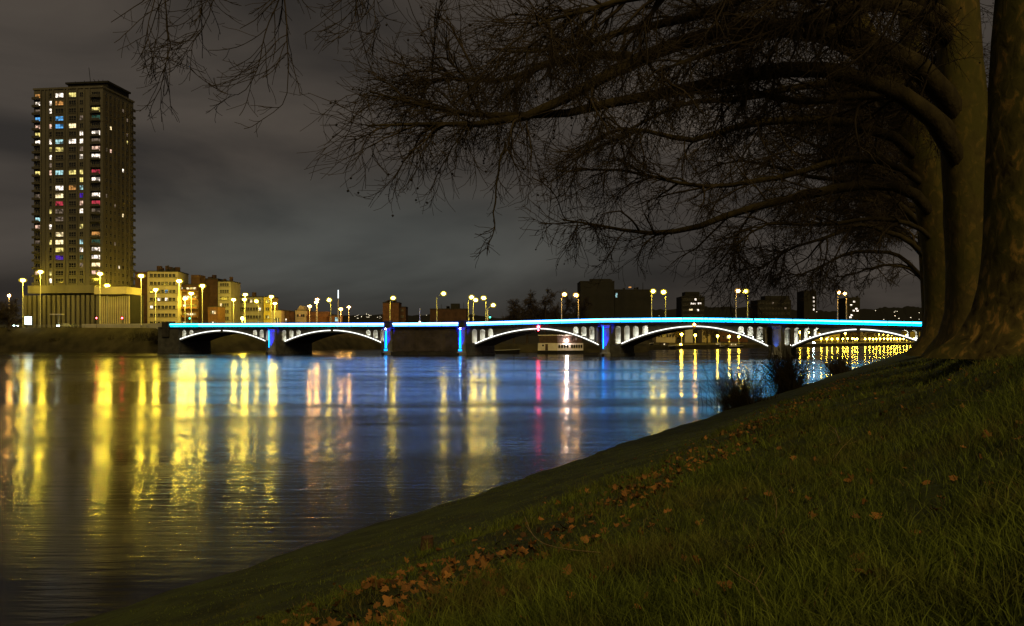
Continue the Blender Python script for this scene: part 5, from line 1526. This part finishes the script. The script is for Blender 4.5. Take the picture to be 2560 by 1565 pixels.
inlit = np.exp(-((s - litter_s) / 0.35) ** 2)
h = (0.03 + 0.02 * rng.random(len(X))) * (1 - tall) + tall * (0.05 + 0.11 * rng.random(len(X)) ** 2.2) * (1 + 1.1 * cl + 0.6 * cl2)
h = np.clip(h * (1 - 0.6 * inlit), np.where(tall > 0.5, 0.045, 0.018), 0.24)
w = 0.0040 * np.clip(Y / 6, 1, 6) * rng.uniform(0.6, 1.4, len(X))
ok = rng.random(len(X)) > inlit * 0.6
tag(blades("grass", X[ok], Y[ok], s[ok], h[ok], w[ok], "grass_blade", 1.5), "dark green grass covering the sloping river bank", "grass", kind="stuff")
Xt, Yt, st_ = field(5200, 2.3, 26)                                             # coarse tufts
kt = (st_ > 6.6) & (noise2(Xt, Yt, 1.1, 9) > -0.12)
Xt, Yt = Xt[kt], Yt[kt]
nb_ = 16
rt = np.abs(rng.normal(0, 0.05, (len(Xt), nb_))) * np.clip(Yt / 6, 1, 2)[:, None]; at_ = rng.uniform(0, 6.28, (len(Xt), nb_))
Xb, Yb = (Xt[:, None] + rt * np.cos(at_)).ravel(), (Yt[:, None] + rt * np.sin(at_)).ravel()
hb_ = (rng.uniform(0.09, 0.20, len(Xt))[:, None] * rng.uniform(0.5, 1.15, (len(Xt), nb_))).ravel()
tag(blades("grass_tufts", Xb, Yb, s_of(Xb, Yb), hb_, 0.0045 * np.clip(Yb / 6, 1, 5), "grass_blade", 1.3), "taller tufts of rough grass on the upper slope", "grass", kind="stuff")
X, Y, s = field(3600, 2.6, 24)
ok = s > 6.5
tag(blades("dry_stalks", X[ok], Y[ok], s[ok], rng.uniform(0.03, 0.11, ok.sum()), np.full(ok.sum(), 0.003), "dry_straw", 1.6), "dry tan stalks scattered through the grass", "grass", kind="stuff")

# leaves
def leaf_mesh(seed, sz):
    g = random.Random(seed)
    lob = [(0.0, -0.55), (0.28, -0.42), (0.62, -0.30), (0.42, -0.02), (0.78, 0.28), (0.36, 0.30), (0.12, 0.92), (-0.14, 0.90), (-0.34, 0.32), (-0.80, 0.24), (-0.44, -0.04), (-0.60, -0.34), (-0.26, -0.42)]
    c1, c2 = g.uniform(-0.5, 0.9), g.uniform(-0.3, 0.6)
    vs = [(0, 0.05, 0.02)] + [(x * sz * g.uniform(0.85, 1.1), y * sz * g.uniform(0.85, 1.1), sz * (c1 * x * x + c2 * y * y + g.uniform(-0.08, 0.12))) for x, y in lob]
    vs[0] = (0, 0.05 * sz, 0.0)
    fs = [(0, i, i % 13 + 1) for i in range(1, 14)]
    fs = [(0, i + 1, (i + 1) % 13 + 1) for i in range(13)]
    return vs, fs
# strip of litter: one mass
Vs, Fs, off = [], [], 0
shapes = [leaf_mesh(i, 1.0) for i in range(10)]
shapes = [(np.array(v), np.array(f)) for v, f in shapes]
for _ in range(5200):
    Yl = math.exp(R.uniform(math.log(2.6), math.log(34)))
    sl = 8.55 - 0.02 * Yl + R.gauss(0, 0.34) * (1 + 0.4 * math.sin(Yl * 1.3)) + (R.uniform(-2.2, 4.0) if R.random() < 0.22 else 0)
    dens = 0.5 + 0.5 * math.sin(Yl * 1.9 + 0.6) * math.sin(Yl * 0.7)
    if R.random() > 0.10 + 0.9 * dens ** 1.6: continue
    Xl = SX0 + SK * Yl + sl / NV
    v, f = shapes[R.randrange(10)]
    sz = R.uniform(0.02, 0.06)
    a, b_, c_ = R.uniform(0, 6.28), R.gauss(0, 0.5), R.gauss(0, 0.5)
    ca, sa = math.cos(a), math.sin(a)
    q = v * sz
    q = np.stack([q[:, 0], q[:, 1] * math.cos(b_) - q[:, 2] * math.sin(b_), q[:, 1] * math.sin(b_) + q[:, 2] * math.cos(b_)], 1)
    q = np.stack([q[:, 0] * math.cos(c_) + q[:, 2] * math.sin(c_), q[:, 1], -q[:, 0] * math.sin(c_) + q[:, 2] * math.cos(c_)], 1)
    q = np.stack([q[:, 0] * ca - q[:, 1] * sa, q[:, 0] * sa + q[:, 1] * ca, q[:, 2]], 1) + [Xl, Yl, float(gz(Xl, Yl)) + R.uniform(0.01, 0.06)]
    Vs.append(q); Fs.append(f + off); off += len(q)
tag(link("leaf_litter", np_mesh("leaf_litter", np.concatenate(Vs), [np.concatenate(Fs)], MAT["leaf_brown"]), None), "strip of small brown leaf litter running down the grass slope", "leaf litter", kind="stuff")

def ray_ground(x, y):
    """where the line of sight through a photo pixel meets the bank"""
    lo = 1.5
    prev = lo
    for Yq in np.exp(np.linspace(math.log(1.5), math.log(80), 600)):
        p = P(x, y, Yq)
        if p[2] <= float(gz(p[0], Yq)): return p[0], Yq, float(gz(p[0], Yq))
    return p[0], Yq, float(gz(p[0], Yq))
LV = [(2468, 1114, 0.085, "bright orange triangular leaf standing upright in the grass at right", None),
      (2384, 1222, 0.06, "curled orange-brown leaf at right, beside a short stick", None), (2407, 1030, 0.06, "small orange leaf in the grass below the plane trunks", None),
      (2036, 1165, 0.05, "brown leaf caught under crossed straws in the middle of the slope", None), (1560, 1255, 0.10, "large crumpled orange leaf in the upper litter patch", None),
      (1612, 1212, 0.09, "pointed orange leaf at the top of the upper litter patch", None), (1538, 1236, 0.08, "brown leaf left of the large crumpled one in the upper litter patch", None),
      (1670, 1230, 0.06, "single leaf tip standing right of the upper litter patch", None),
      (1180, 1430, 0.085, "large orange leaf on the bright clump of the lower litter patch", None), (1212, 1442, 0.08, "curled dark-edged leaf at the right of the lower litter clump", None), (1192, 1412, 0.07, "leaf on top of the lower litter clump", None), (1128, 1452, 0.05, "small upright leaf left of the lower litter clump", None),
      (1420, 1460, 0.07, "faint brown leaf standing in deep grass right of the lower litter", None), (1690, 1480, 0.04, "tiny brown leaf in the grass near the bottom centre", None), (1000, 1480, 0.05, "small brown leaf left of the lower litter strip", None)]
for i, (x, y, sz, lab, grp) in enumerate(LV):
    px, py, pz = ray_ground(x, y)
    sz *= 0.62
    v, f = leaf_mesh(100 + i, sz)
    o = MB().add(v, f).build("fallen_leaf", MAT["leaf_brown"], None, True, (px, py, pz + sz * 0.75 + 0.03))
    o.rotation_euler = (R.uniform(0.5, 1.2), R.uniform(-0.5, 0.5), R.uniform(-0.7, 0.7))
    tag(o, lab, "leaf", "fallen plane leaves on the bank")

def ground_twig(pix, r0, lab, lift=0.05):
    pts = []
    for (x, y, dz) in pix:
        g = ray_ground(x, y)
        pts.append(np.array([g[0], g[1], g[2] + lift + dz]))
    b = pts[0].copy()
    t = empty("fallen_twig", b); tag(t, lab, "twig", "twigs lying on the bank")
    q = smooth_line(pts, 10) - b
    tubes_obj("stem", [(q[None], np.linspace(r0, r0 * 0.4, 10)[None], 6)], MAT["dry_straw"], t, True)
    s1, r1 = grow(q[None], np.linspace(r0, r0 * 0.4, 10)[None], 2, 0.3, 0.7, 0.1, 0.22, 0.4, 0.8, 5, 0.0, 0.2, 0.05, r0 * 0.6, r0 * 0.25)
    for a_, b_ in zip(s1, r1): tubes_obj("side_shoot", [(a_[None], b_[None], 5)], MAT["dry_straw"], t, True)
ground_twig([(1502, 1404, 0.0), (1440, 1406, 0.02), (1370, 1403, 0.03), (1330, 1375, 0.05), (1312, 1330, 0.08)], 0.006, "long bent pale twig lying on the grass in the lower centre")
ground_twig([(2080, 1170, 0), (2105, 1140, 0.03), (2132, 1120, 0.05)], 0.0035, "upright tan twig crossing another in the middle of the slope")
ground_twig([(2100, 1130, 0.04), (2090, 1100, 0.06), (2070, 1080, 0.06)], 0.005, "short dark twig leaning on the crossed straws")
ground_twig([(1940, 1320, 0.0), (1942, 1300, 0.05), (1932, 1270, 0.08)], 0.0025, "upright reddish stalk rising from the grass in the lower right centre")
ground_twig([(1920, 1560, 0.0), (1890, 1520, 0.02), (1878, 1490, 0.04)], 0.004, "blurred thick brown stalk at the bottom edge")
ground_twig([(2386, 1018, 0.02), (2440, 1022, 0.02), (2480, 1021, 0.02)], 0.004, "thin pale stick lying flat below the nearest trunk")

# stump on the mown strip by the water
sx_, sy_, sz_ = ray_ground(1067, 1372)
t = empty("tree_stump", (sx_, sy_, sz_ - 0.05)); tag(t, "short round wooden stump standing on the lower grass near the water", "stump")
tubes_obj("trunk", [(np.array([[(0, 0, -0.1), (0, 0, 0.06), (0.004, 0, 0.13), (0.008, 0, 0.195)]], float), np.array([[0.095, 0.085, 0.078, 0.076]]), 14)], MAT["wood_post"], t, True)
ring = [(0.074 * math.cos(a) + 0.008, 0.074 * math.sin(a), 0.196 + 0.012 * math.sin(a * 1.0 + 1)) for a in np.linspace(0, 2 * math.pi, 14, endpoint=False)]
MB().add(ring, [tuple(range(14))]).build("cut_face", MAT["wood_post"], t)
